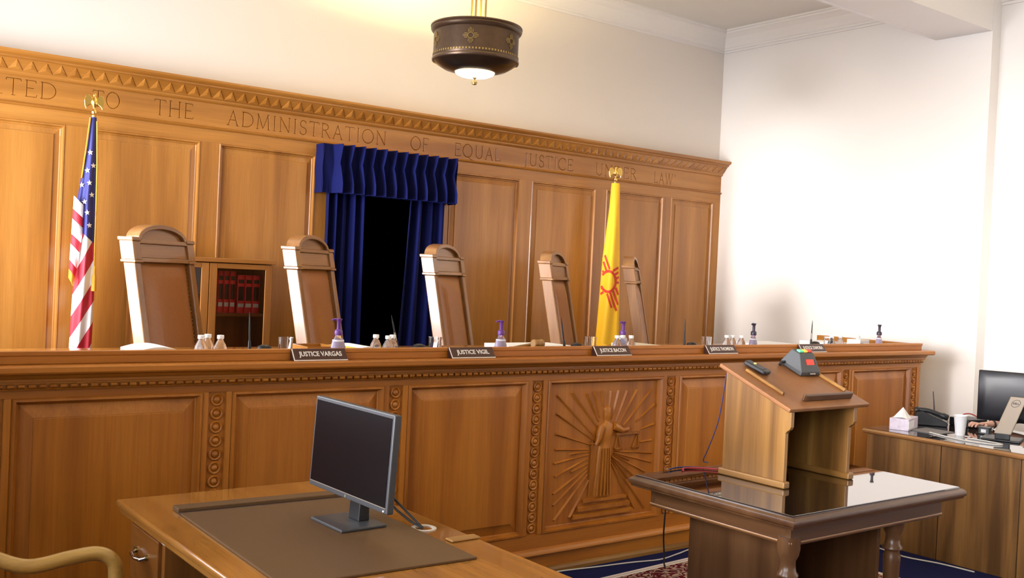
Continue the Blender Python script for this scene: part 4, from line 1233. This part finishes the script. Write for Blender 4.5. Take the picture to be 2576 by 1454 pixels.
# local x = along screen, local y = behind the screen
def tilt(mb, oy=-.016, oz=.084):
    c_, s_ = cos(tl), sin(tl)
    mb.v = [(x, oy + y * c_ + z * s_, oz + z * c_ - y * s_) for x, y, z in mb.v]
    return mb
mw, mh = .2585, .312
tilt(B(-mw, mw, 0, .026, 0, mh)).build('housing', 'bezel', mo, bevel=.004)
tilt(B(-mw + .012, mw - .012, -.0015, .001, .020, mh - .012)).build('screen', 'screen', mo)
tilt(MB().box(-mw + .008, mw - .008, -.001, .0005, .0165, .0195)).build('bezel_line', 'silver', mo)
tilt(B(-.15, .15, .026, .05, .05, mh - .06)).build('rear_shell', 'black_plastic', mo, bevel=.01)
tilt(MB().lathe([(0, -.002), (.005, -.002), (.005, .001)], (0, 0, .009), 12, axis='y')).build('maker_badge', 'silver', mo)
tilt(MB().box(mw - .022, mw - .015, -.0025, .001, .006, .011)).build('power_light', 'cap_white', mo)
MB().prism([(-.105, -.085), (.105, -.085), (.105, .085), (-.105, .085)], 0, .010, 'z').build('stand_base', 'bezel', mo, bevel=.003)
MB().add([(-.035, .018, .009), (.035, .018, .009), (.035, .06, .009), (-.035, .06, .009), (-.032, .030, .20), (.032, .030, .20), (.032, .055, .20), (-.032, .055, .20)],
         [(0, 3, 2, 1), (4, 5, 6, 7), (0, 1, 5, 4), (1, 2, 6, 5), (2, 3, 7, 6), (3, 0, 4, 7)]).build('stand_neck', 'black_plastic', mo, bevel=.004)
for k, off in enumerate((0, .012)):
    o = MB().tube([(1.655, 2.93 + off, .93 - off * 3), (1.70, 2.90 + off, .89 - off * 2), (1.745, 2.865 + off, .835 - off * 2), (1.785, 2.825 + off, .785 - off), (1.800, 2.800 + off, .764), (1.803, 2.795 + off, .740)], .0042, 8).build('monitor_cable', 'rubber', None, smooth=60)
    tag(o, '%s black cable from the monitor into the desk grommet' % ('upper', 'lower')[k], 'cable')

# ------------------------------------------------------------------ clerk's armchair
ac = thing('wooden_armchair', 'honey coloured wooden armchair with curved arm at the left edge', 'chair', (.50, 2.95, 0))
def apart(mb, name, mat, **kw): return mb.build(name, mat, ac, world=True, **kw)
def ribbon(path, w, h, n=10):
    mb = MB()
    P = [Vector(p) for p in path]
    loops = []
    for i, p in enumerate(P):
        t_ = (P[min(i + 1, len(P) - 1)] - P[max(i - 1, 0)]).normalized()
        sd = t_.cross(Vector((0, 0, 1)))
        if sd.length < .2: sd = Vector((0, 1, 0))
        sd.normalize(); u_ = sd.cross(t_)
        ww = w[i] if isinstance(w, list) else w
        loops.append([tuple(p + sd * (ww * cos(2 * pi * k / 12)) * (1 if abs(cos(2 * pi * k / 12)) < .6 else 1) + u_ * (h * sin(2 * pi * k / 12))) for k in range(12)])
    mb.rings(loops)
    mb.f.append(tuple(range(12)))
    return mb
def spline(pts, n=6):
    P = [Vector(p) for p in pts]
    out = []
    for i in range(len(P) - 1):
        p0, p1, p2, p3 = P[max(i - 1, 0)], P[i], P[i + 1], P[min(i + 2, len(P) - 1)]
        for k in range(n):
            t_ = k / n
            out.append(.5 * ((2 * p1) + (p2 - p0) * t_ + (2 * p0 - 5 * p1 + 4 * p2 - p3) * t_ ** 2 + (3 * p1 - p0 - 3 * p2 + p3) * t_ ** 3))
    out.append(P[-1])
    return out
# far arm: from the back rail forward to the desk, then down
AZ = .655
far = spline([(.36, 3.40, AZ + .10), (.50, 3.395, AZ + .075), (.60, 3.36, AZ + .03), (.70, 3.325, AZ - .004), (.82, 3.315, AZ + .010), (.90, 3.31, AZ + .014), (.945, 3.30, AZ - .012), (.955, 3.295, AZ - .06), (.945, 3.29, AZ - .14), (.92, 3.285, .46)], 6)
apart(MB().tube(far, .027, 14, sq=.85), 'arm', 'honey_x', smooth=70)
nr_ = [Vector((p.x, 2 * 2.95 - p.y, p.z)) for p in far]
apart(MB().tube(nr_, .027, 14, sq=.85), 'arm', 'honey_x', smooth=70)
backr = spline([(.36, 3.40, AZ + .10), (.24, 3.32, AZ + .15), (.18, 3.15, AZ + .19), (.165, 2.95, AZ + .20), (.18, 2.75, AZ + .19), (.24, 2.58, AZ + .15), (.36, 2.50, AZ + .10)], 6)
apart(ribbon(backr, .022, .055), 'back_rail', 'honey_y', smooth=70)
def seatf(u, v): return (.30 + .58 * u, 2.66 + .58 * v, .45 - .012 * sin(pi * u) * sin(pi * v))
apart(B(.30, .90, 2.66, 3.24, .41, .448), 'seat', 'honey_x', bevel=.02, seg=3)
for k in range(7):
    yy = 2.68 + k * .09
    apart(MB().tube([(.33, yy, .44), (.175 + .03 * abs(k - 3) / 3, 2.95 + (yy - 2.95) * 1.15, AZ + .17)], .011, 8), 'spindle', 'honey_z', smooth=60)
for x, y in ((.36, 2.72), (.84, 2.72), (.36, 3.18), (.84, 3.18)):
    sx_ = .04 if x > .6 else -.05
    sy_ = .04 if y > 2.95 else -.04
    apart(MB().lathe([(.016, 0), (.02, .1), (.026, .25), (.022, .33), (.024, .42)], (x + sx_ * .5, y + sy_ * .5, 0), 12), 'leg', 'honey_z', smooth=60)
apart(MB().tube([(.38, 2.70, .2), (.86, 2.70, .2)], .012, 8), 'stretcher', 'honey_x', smooth=60)
apart(MB().tube([(.38, 3.20, .2), (.86, 3.20, .2)], .012, 8), 'stretcher', 'honey_x', smooth=60)

# ------------------------------------------------------------------ lectern table
lt = thing('lectern_table', 'dark wooden table with glass top and turned legs carrying the lectern', 'table', (3.72, 2.72, 0))
def tpart(mb, name, mat, **kw): return mb.build(name, mat, lt, world=True, **kw)
TX0, TX1, TY0, TY1 = 3.105, 4.345, 2.285, 3.17
def slab_ring(x0, x1, y0, y1, prof, w):
    mb = MB()
    mb.rings([[(x0 + i, y0 + i, z), (x1 - i, y0 + i, z), (x1 - i, y1 - i, z), (x0 + i, y1 - i, z)] for i, z in prof])
    mb.f.append((3, 2, 1, 0))
    return mb
tpart(slab_ring(TX0, TX1, TY0, TY1, [(.020, .712), (.010, .716), (.008, .724), (.002, .728), (0, .738), (.003, .748), (.012, .756), (.030, .7585)], 0), 'table_top', 'walnut_x', smooth=30)
tpart(slab_ring(TX0 + .024, TX1 - .024, TY0 + .024, TY1 - .024, [(0, .758), (0, .763), (.002, .765)], 0), 'glass_top', 'glass_top')
AX0, AX1, AY0, AY1 = TX0 + .085, TX1 - .075, TY0 + .075, TY1 - .06
for (a, b, c, d, ax) in ((AX0, AX1, AY0, AY0 + .025, 'x'), (AX0, AX1, AY1 - .025, AY1, 'x'), (AX0, AX0 + .025, AY0 + .025, AY1 - .025, 'y'), (AX1 - .025, AX1, AY0 + .025, AY1 - .025, 'y')):
    tpart(B(a, b, c, d, .628, .714), 'apron', 'walnut_' + ax, bevel=.002)
tpart(B(AX0 - .006, AX0, AY0, AY1, .636, .644), 'apron_bead', 'chairwood_y', bevel=.002)
tpart(B(AX0, AX1, AY0 - .006, AY0, .636, .644), 'apron_bead', 'chairwood_x', bevel=.002)
LEGP = [(.036, .60), (.040, .612), (.042, .63), (.042, .70), (0, .70)]
LEGQ = [(.018, .0095), (.028, .02), (.024, .10), (.030, .30), (.036, .44), (.037, .475), (.031, .492), (.033, .500), (.043, .506), (.043, .514), (.034, .524), (.031, .545), (.030, .565), (.040, .585), (.045, .61)]
for x, y in ((AX0 + .03, AY0 + .03), (3.99, AY0 + .06), (3.37, 2.89), (3.99, 2.90)):
    tpart(MB().lathe(LEGQ + [(.045, .66), (0, .66)], (x, y, 0), 20), 'leg', 'walnut_z', smooth=50)
tpart(B(3.285, 3.31, 2.42, 2.96, .04, .63), 'side_panel', 'walnut_z')
tpart(B(3.90, 3.925, 2.44, 2.96, .04, .63), 'side_panel', 'walnut_z')
tpart(B(3.31, 3.90, 2.93, 2.955, .04, .63), 'modesty_panel', 'walnut_z')

# ------------------------------------------------------------------ lectern
lc = thing('lectern', 'sloped pine lectern with an open back standing on the table', 'lectern', (3.74, 2.82, .7652))
def lpart(mb, name, mat, **kw): return mb.build(name, mat, lc, world=True, **kw)
LZ = .7655
def side_poly():
    # Y,Z outline: sloped top, stepped notch on the open (near) edge
    return [(2.648, LZ + .028), (2.985, LZ + .028), (2.985, 1.243), (2.622, 1.098), (2.622, 1.030), (2.628, 1.018), (2.640, 1.010), (2.648, 1.0)]
for x0, x1 in ((3.508, 3.530), (3.962, 3.984)):
    sp_ = lpart(MB().prism(side_poly(), x0, x1, 'x'), 'side_panel', 'pine_z', bevel=.002)
lpart(B(3.530, 3.962, 2.963, 2.985, LZ + .028, 1.235), 'front_panel', 'pine_z')
for x0, x1 in ((3.494, 3.534), (3.958, 3.998)):
    lpart(B(x0, x1, 2.632, 2.998, LZ, LZ + .030), 'base_moulding', 'pine_y', bevel=.006)
lpart(B(3.534, 3.958, 2.958, 2.998, LZ, LZ + .030), 'base_moulding', 'pine_x', bevel=.006)
sa = atan2(1.269 - 1.121, 2.994 - 2.620)
# sloped top in its own frame
def slope(mb):
    c_, s_ = cos(sa), sin(sa)
    mb.v = [(x, 2.605 + y * c_ - z * s_, 1.1115 + y * s_ + z * c_) for x, y, z in mb.v]
    return mb
SL = .425
tp = lpart(slope(B(3.478, 4.055, 0, SL, -.020, 0)), 'sloped_top', 'leather', bevel=.006, seg=3)
tp.data.materials.clear(); tp.data.materials.append(wood('lecterntop', (.21, .082, .026), (.255, .104, .033), (.30, .126, .042), 'y', rough=.42))
for mm in ():
    pass
lpart(slope(MB().prism([(3.640, .050), (3.975, .050), (3.985, .058), (3.985, .066), (3.630, .066), (3.630, .056)], 0, .030, 'z')), 'book_stop', 'walnut_x', bevel=.004)
lpart(slope(B(3.556, 3.572, .115, .340, 0, .014)), 'side_stop', 'pine_y', bevel=.004)
lpart(slope(B(4.006, 4.022, .115, .385, 0, .014)), 'side_stop', 'pine_y', bevel=.004)
# papers and box inside the lectern
t = thing('document_box', 'low dark document box inside the lectern', 'box', (3.62, 2.86, LZ + .0002))
B(-.075, .11, -.06, .08, 0, .035).build('box', 'rubber', t, bevel=.004)
papers('paper_stack', 3.555, 3.68, 2.80, 2.93, LZ + .036, 4, 'grey papers on the document box inside the lectern')
bpy.data.objects['paper_stack.002'].location.z = 0.0
# speaker timer on the lectern
tm = thing('speaker_timer', 'dark grey timer box with green, yellow and red lights on the lectern', 'timer', (3.94, 2.905, 1.234), 0)
tm.rotation_euler = (sa, 0, radians(-4))
hs = MB().add([(-.068, -.06, .002), (.062, -.06, .002), (.062, .075, .002), (-.068, .075, .002), (-.068, -.06, .022), (.062, -.06, .022), (-.050, .0, .088), (.048, .0, .088), (.048, .052, .088), (-.050, .052, .088), (.062, .075, .02), (-.068, .075, .02)],
              [(3, 2, 1, 0), (0, 1, 5, 4), (4, 5, 7, 6), (6, 7, 8, 9), (9, 8, 10, 11), (11, 10, 2, 3), (1, 2, 10, 5), (5, 10, 8, 7), (0, 4, 11, 3), (4, 6, 9, 11)])
hs.build('housing', 'grey_plastic', tm, bevel=.004)
for k, mt in enumerate(('light_green', 'light_yellow', 'light_red')):
    B(-.044 + k * .031, -.018 + k * .031, .008, .030, .0885, .0975).build('signal_light', mt, tm, bevel=.003)
fa = atan2(.066, .06)
def face(mb):
    c_, s_ = cos(fa), sin(fa)
    mb.v = [(x, -.06 + y * c_ - z * s_, .022 + y * s_ + z * c_) for x, y, z in mb.v]
    return mb
face(B(-.020, .030, .034, .060, .0, .0025)).build('display', 'led_red', tm)
face(B(-.012, .022, -.012, -.006, .0, .002)).build('maker_label', 'silver', tm)
MB().tube([(-.066, .05, .02), (-.085, .055, .016), (-.095, .05, .004)], .007, 8).build('plug', 'black_plastic', tm, smooth=60)
# microphone / remote unit on the lectern
rm = thing('control_unit', 'flat black handset with amber light on the lectern', 'remote', (3.640, 2.928, 1.243), 0)
rm.rotation_euler = (sa, 0, radians(14))
MB().prism([(-.030, -.060), (.030, -.060), (.034, -.05), (.030, .055), (-.026, .055), (-.034, -.05)], .001, .020, 'z').build('body', 'black_plastic', rm, bevel=.005)
B(.0, .012, .012, .020, .020, .0225).build('amber_light', 'led_amber', rm)
for j in range(3):
    B(-.022 + j * .015, -.012 + j * .015, -.04, -.03, .0195, .0215).build('button', 'bezel', rm, bevel=.001)
def cable(name, pts, r, mat, label, n=8):
    o = MB().tube(spline(pts, n), r, 6).build(name, mat, None, smooth=70)
    return tag(o, label, 'cable')
cable('hanging_wire', [(3.53, 3.005, 1.215), (3.54, 3.02, 1.15), (3.565, 3.07, .985), (3.60, 3.15, .85), (3.63, 3.205, .778), (3.65, 3.19, .7695)], .0028, 'cable_blue', 'thin purple cord hanging behind the lectern down to the table')
cable('power_cable', [(3.56, 3.035, .772), (3.50, 3.10, .771), (3.42, 3.13, .771), (3.38, 3.10, .771)], .005, 'cable_red', 'red cable on the glass behind the lectern')
cable('power_cable', [(3.55, 3.05, .773), (3.48, 3.13, .772), (3.40, 3.155, .772), (3.33, 3.14, .772)], .004, 'cable_blue', 'dark blue cable on the glass behind the lectern')
cable('power_cable', [(3.40, 3.215, .60), (3.42, 3.24, .45), (3.62, 3.42, .28), (3.90, 3.68, .12), (4.10, 3.86, .022), (4.16, 3.92, .016)], .004, 'rubber', 'black cord hanging from the table to the rug')
cable('floor_wire', [(3.45, 4.145, .006), (3.60, 4.140, .006), (3.826, 4.105, .006), (4.05, 4.075, .006), (4.242, 4.038, .006), (4.42, 4.07, .006), (4.60, 4.11, .006), (4.9, 4.13, .006)], .0045, 'cable_white', 'grey wire running along the carpet below the bench')
cable('floor_wire', [(5.70, 3.56, .006), (5.66, 3.35, .006), (5.72, 3.15, .006), (5.74, 2.95, .006)], .005, 'cable_white', 'white wire on the carpet below the right table')

# rug
rg = thing('rug', 'dark red patterned rug with cream border under the table', 'rug', (4.2, 2.6, 0))
ra = radians(3.3)
RM = Matrix.Translation((4.2, 2.62, 0)) @ Matrix.Rotation(ra, 4, 'Z')
def rbox(x0, x1, y0, y1, z0, z1):
    m = MB(); m.merge(B(x0, x1, y0, y1, z0, z1), RM); return m
rbox(-.98, 1.0, -1.2, 1.30, 0.0, .008).build('field', 'rug', rg, world=True)
for (a, b, c, d) in ((-1.02, 1.04, 1.325, 1.345), (-1.02, 1.04, 1.30, 1.315), (-1.02, -.98, -1.2, 1.30), (1.0, 1.04, -1.2, 1.30)):
    rbox(a, b, c, d, 0, .0085).build('border', 'plate_white', rg, world=True)

# ------------------------------------------------------------------ right-hand table
rt_ = thing('side_table', 'wooden counsel table with dark glossy top at the right edge', 'table', (6.2, 2.7, 0))
def rpt(mb, name, mat, **kw): return mb.build(name, mat, rt_, world=True, **kw)
GX0, GX1, GY0, GY1 = 5.765, 6.75, 1.60, 3.755
rpt(slab_ring(GX0, GX1, GY0, GY1, [(.018, .700), (.008, .704), (.002, .710), (0, .720), (.006, .729), (.014, .733)], 0), 'table_top', 'chairwood_y', smooth=30)
rpt(B(GX0 + .016, GX1 - .016, GY0 + .016, GY1 - .016, .7325, .7350), 'glossy_surface', 'glass_top')
ys = [1.62, 2.18, 2.74, 3.225, 3.735]
for a, b in zip(ys, ys[1:]):
    rpt(B(GX0 + .03, GX0 + .05, a + .002, b - .004, .0, .70), 'front_panel', 'cabinet_z', bevel=.003)
rpt(B(GX0 + .05, GX1 - .05, GY1 - .045, GY1 - .025, 0, .70), 'end_panel', 'cabinet_z')
rpt(B(GX0 + .05, GX1 - .05, GY0 + .025, GY0 + .045, 0, .70), 'end_panel', 'cabinet_z')
GT = .7351
t = thing('tissue_box', 'printed tissue box with a tissue standing up at the table corner', 'tissue box', (6.02, 3.615, GT), radians(18))
B(-.125, .125, -.06, .06, 0, .075).build('box', 'tissue_print', t, bevel=.003)
B(-.126, .02, -.061, -.058, .012, .062).build('printed_label', 'white_paper', t)
tis = MB()
tis.add([(-.10, -.045, .074), (-.02, -.05, .074), (.02, .04, .074), (-.08, .05, .074), (-.055, -.005, .145), (-.13, -.02, .085), (.055, .0, .085)],
        [(0, 1, 4), (1, 2, 4), (2, 3, 4), (3, 5, 4), (5, 0, 4), (1, 6, 2), (3, 2, 1, 0), (0, 5, 3)])
tis.build('tissue', 'white_paper', t)
t = thing('desk_telephone', 'black desk telephone with handset and raised antenna', 'telephone', (6.42, 3.66, GT), radians(35))
MB().prism([(-.10, 0), (.10, 0), (.10, .085), (.06, .095), (-.10, .028)], -.11, .11, 'x').build('body', 'black_plastic', t, bevel=.006)
MB().tube(spline([(-.075, -.10, .06), (-.080, -.06, .075), (-.08, .02, .098), (-.075, .08, .10), (-.07, .10, .095)], 5), [.022] * 5 + [.016] * 11 + [.022] * 5, 10).build('handset', 'black_plastic', t, smooth=60)
B(.02, .085, .0, .055, .082, .092).build('display', 'bezel', t, bevel=.002)
for j in range(4):
    for i in range(3):
        B(-.02 + i * .03, .0 + i * .03, -.075 + j * .018, -.063 + j * .018, .038 + j * .008, .050 + j * .008).build('key', 'grey_plastic', t)
MB().tube([(.075, -.03, .07), (.082, -.026, .13), (.098, -.018, .215)], [.005, .004, .003], 6).build('antenna', 'black_plastic', t, smooth=60)
B(-.005, .012, -.112, -.108, .02, .05).build('label', 'silver', t)
t = thing('document_tray', 'flat black equipment box behind the telephone', 'box', (6.62, 3.50, GT), radians(-12))
B(-.09, .09, -.08, .08, 0, .055).build('case', 'black_plastic', t, bevel=.006)
MB().tube(spline([(-.06, .0, .056), (-.03, .02, .075), (.02, .0, .082), (.06, -.03, .06)], 5), .004, 6).build('loose_lead', 'cable_red', t, smooth=60)
t = thing('paper_cup', 'tall white paper cup on the right table', 'cup', (6.12, 3.285, GT))
MB().lathe([(0, 0), (.027, 0), (.028, .004), (.041, .122), (.043, .124), (.043, .128), (.039, .128), (.026, .010), (0, .008)], seg=28).build('cup_wall', 'cup', t, smooth=40)
MB().lathe([(.0293, .012), (.0312, .030), (.0305, .030)], cap=False, seg=28).build('printed_band', 'white_paper', t)
papers('paper_sheet', 5.98, 6.20, 3.36, 3.56, GT + .0005, 1, 'grey papers lying beside the paper cup', 'grey_paper')
t = thing('card_reader', 'small black box with white label right of the paper cup', 'device', (6.36, 3.25, GT), radians(15))
B(-.035, .035, -.035, .035, 0, .045).build('case', 'black_plastic', t, bevel=.004)
B(-.036, -.034, -.015, .015, .012, .032).build('label', 'white_paper', t)
cable('table_cable', [(6.00, 3.42, GT + .004), (5.93, 3.25, GT + .004), (5.90, 3.12, GT + .004), (5.93, 2.98, GT + .004), (5.99, 2.95, GT + .004), (6.02, 3.05, GT + .004), (6.02, 3.18, GT + .004)], .005, 'cable_white', 'looped pale cable on the right table')
t = thing('computer_monitor', 'black monitor seen from behind with silver stand at the right edge', 'monitor', (6.265, 2.965, GT), radians(20))
B(.055, .080, -.27, .27, .105, .420).build('housing', 'monitor_black', t, bevel=.006)
MB().rings([[(x_, -.27 + i_, .105 + i_), (x_, .27 - i_, .105 + i_), (x_, .27 - i_, .42 - i_), (x_, -.27 + i_, .42 - i_)] for x_, i_ in ((.0556, .004), (.050, .012), (.040, .05), (.034, .10))]).build('rear_shell', 'monitor_black', t, smooth=60)
B(.081, .083, -.258, .258, .118, .410).build('screen', 'screen', t)
MB().add([(-.085, .055, .045), (-.085, .150, .045), (-.010, .075, .275), (-.010, -.020, .275), (-.070, .055, .042), (-.070, .150, .042), (.005, .075, .272), (.005, -.020, .272)],
         [(0, 1, 2, 3), (7, 6, 5, 4), (0, 4, 5, 1), (1, 5, 6, 2), (2, 6, 7, 3), (3, 7, 4, 0)]).build('stand_neck', 'silver', t, bevel=.004)
B(-.008, .034, .0, .07, .22, .27).build('hinge', 'black_plastic', t, bevel=.004)
B(-.11, .10, .0, .22, 0, .012).build('stand_base', 'black_plastic', t, bevel=.004)
B(-.082, -.05, .06, .145, .010, .05).build('stand_foot', 'black_plastic', t, bevel=.004)
na = atan2(.075, .23)
bx, bz = -.085 + .075 * .82 - .001, .045 + .23 * .82
rg_ = MB().lathe([(.022, -.001), (.0245, -.001), (.0245, .001), (.022, .001), (.022, -.001)], seg=28, axis='x', cap=False)
rg_.v = [(x * cos(na) + z * sin(na) + bx, y + .042 - z * .33, z * cos(na) - x * sin(na) + bz) for x, y, z in rg_.v]
rg_.build('logo_ring', 'bezel', t, smooth=40)
tx = text_obj('logo', 'DELL', .016, 'bezel', t, (bx - .001, .042, bz), (0, 0, 0), ext=.0008, bold=.0004)
tx.rotation_euler = Matrix(((0, sin(na), -cos(na)), (-1, 0, 0), (0, cos(na), sin(na)))).to_euler()

# person seated behind the right-hand monitor: only the hand reaches into view
def skin_body(name, joints, edges_, mat, parent, sub=2):
    me = bpy.data.meshes.new(name)
    me.from_pydata([j[0] for j in joints], edges_, [])
    o = bpy.data.objects.new(name, me)
    COL.objects.link(o); o.parent = parent
    md = o.modifiers.new('skin', 'SKIN')
    for i, j in enumerate(joints):
        r = j[1] if isinstance(j[1], tuple) else (j[1], j[1])
        me.skin_vertices[0].data[i].radius = r
    me.skin_vertices[0].data[0].use_root = True
    sb = o.modifiers.new('sub', 'SUBSURF'); sb.levels = sub; sb.render_levels = sub
    me.materials.append(MATS[mat])
    dg = bpy.context.evaluated_depsgraph_get()
    me2 = bpy.data.meshes.new_from_object(o.evaluated_get(dg))
    me2.polygons.foreach_set('use_smooth', [True] * len(me2.polygons))
    o.modifiers.clear(); o.data = me2
    return o
pe = thing('person', 'person seated behind the right monitor, bare hand resting on the table', 'person', (7.20, 2.98, 0))
def q(x, y, z): return (x - 7.20, y - 2.98, z)
J = [(q(7.22, 2.95, .52), .14), (q(7.24, 2.95, .75), .13), (q(7.23, 2.95, 1.02), .15), (q(7.21, 2.95, 1.16), .06), (q(7.19, 2.95, 1.24), .055), (q(7.17, 2.95, 1.34), (.085, .095)), (q(7.17, 2.95, 1.43), .07),
     (q(7.19, 3.13, 1.10), .06), (q(7.08, 3.24, .86), .048), (q(6.84, 3.30, .795), .038), (q(6.62, 3.345, .768), .026), (q(6.56, 3.36, .765), (.030, .018)), (q(6.51, 3.372, .766), (.034, .015)),
     (q(7.19, 2.77, 1.10), .06), (q(7.12, 2.66, .86), .048), (q(6.86, 2.70, .795), .036), (q(6.68, 2.74, .768), .026), (q(6.60, 2.76, .765), (.030, .015)),
     (q(7.02, 3.06, .50), .085), (q(6.86, 3.06, .30), .06), (q(6.84, 3.06, .08), .045), (q(7.02, 2.84, .50), .085), (q(6.86, 2.84, .30), .06), (q(6.84, 2.84, .08), .045)]
E_ = [(0, 1), (1, 2), (2, 3), (3, 4), (4, 5), (5, 6), (2, 7), (7, 8), (8, 9), (9, 10), (10, 11), (11, 12), (2, 13), (13, 14), (14, 15), (15, 16), (16, 17), (0, 18), (18, 19), (19, 20), (0, 21), (21, 22), (22, 23)]
bodyo = skin_body('body', J, E_, 'skin', pe)
hand_dir = Vector((-.97, .24, 0)).normalized(); hs_ = Vector((.24, .97, 0)).normalized()
base = Vector(q(6.505, 3.374, .768))
for k, (off, ln, r_) in enumerate(((-.026, .058, .0085), (-.009, .070, .009), (.009, .066, .0088), (.025, .052, .008))):
    p0 = base + hs_ * off - hand_dir * .02
    p1 = base + hs_ * off * 1.1 + hand_dir * ln * .4 + Vector((0, 0, .012))
    p2 = base + hs_ * off * 1.15 + hand_dir * ln * .75 + Vector((0, 0, .004))
    p3 = base + hs_ * off * 1.15 + hand_dir * ln * .95 + Vector((0, 0, -.014))
    skin_body('finger', [(tuple(p0), r_ * 1.1), (tuple(p1), r_), (tuple(p2), r_ * .9), (tuple(p3), r_ * .75)], [(0, 1), (1, 2), (2, 3)], 'skin', bodyo)
th0 = base - hand_dir * .045 - hs_ * .026
skin_body('thumb', [(tuple(th0), .0105), (tuple(th0 - hs_ * .022 + hand_dir * .02), .0098), (tuple(th0 - hs_ * .032 + hand_dir * .048 + Vector((0, 0, -.006))), .0078)], [(0, 1), (1, 2)], 'skin', bodyo)
MB().lathe([(.029, -.006), (.031, -.006), (.031, .006), (.029, .006), (.029, -.006)], cap=False, seg=20, axis='x').build('wristband', 'cloth_dark', pe, loc=q(6.635, 3.342, .768), rot=(0, 0, atan2(-.24, .97)))
# clothing: dark shirt over torso and upper arms
SJ = [(q(7.22, 2.95, .54), .155), (q(7.24, 2.95, .76), .15), (q(7.23, 2.95, 1.02), .165), (q(7.20, 3.13, 1.10), .074), (q(7.09, 3.235, .88), .060), (q(6.95, 3.275, .82), .052), (q(7.20, 2.77, 1.10), .074), (q(7.12, 2.66, .87), .060), (q(6.97, 2.68, .82), .052), (q(7.21, 2.95, 1.13), .075)]
skin_body('shirt', SJ, [(0, 1), (1, 2), (2, 3), (3, 4), (4, 5), (2, 6), (6, 7), (7, 8), (2, 9)], 'cloth_dark', pe)
TJ = [(q(7.22, 2.95, .50), .15), (q(7.02, 3.06, .50), .095), (q(6.86, 3.06, .30), .072), (q(6.84, 3.06, .10), .06), (q(7.02, 2.84, .50), .095), (q(6.86, 2.84, .30), .072), (q(6.84, 2.84, .10), .06)]
skin_body('trousers', TJ, [(0, 1), (1, 2), (2, 3), (0, 4), (4, 5), (5, 6)], 'cloth_dark', pe)
MB().lathe([(0, .105), (.05, .098), (.085, .07), (.10, .02), (.098, -.02), (.088, -.05), (.08, -.05), (.085, .02), (0, .09)], cap=False, seg=20).build('hair', 'hair', pe, loc=q(7.185, 2.95, 1.405), smooth=60)
st_ = thing('office_chair', 'dark chair under the person behind the right monitor', 'chair', (7.26, 2.95, 0))
B(-.25, .20, -.24, .24, .34, .40).build('seat', 'black_plastic', st_, bevel=.03)
B(.19, .25, -.22, .22, .45, .98).build('backrest', 'black_plastic', st_, bevel=.03)
MB().lathe([(.03, .08), (.03, .34)], seg=12).build('column', 'chrome', st_)
for k in range(5):
    an = 2 * pi * k / 5
    MB().tube([(0, 0, .09), (cos(an) * .26, sin(an) * .26, .05), (cos(an) * .28, sin(an) * .28, .02)], [.03, .022, .02], 8).build('leg', 'black_plastic', st_, smooth=60)
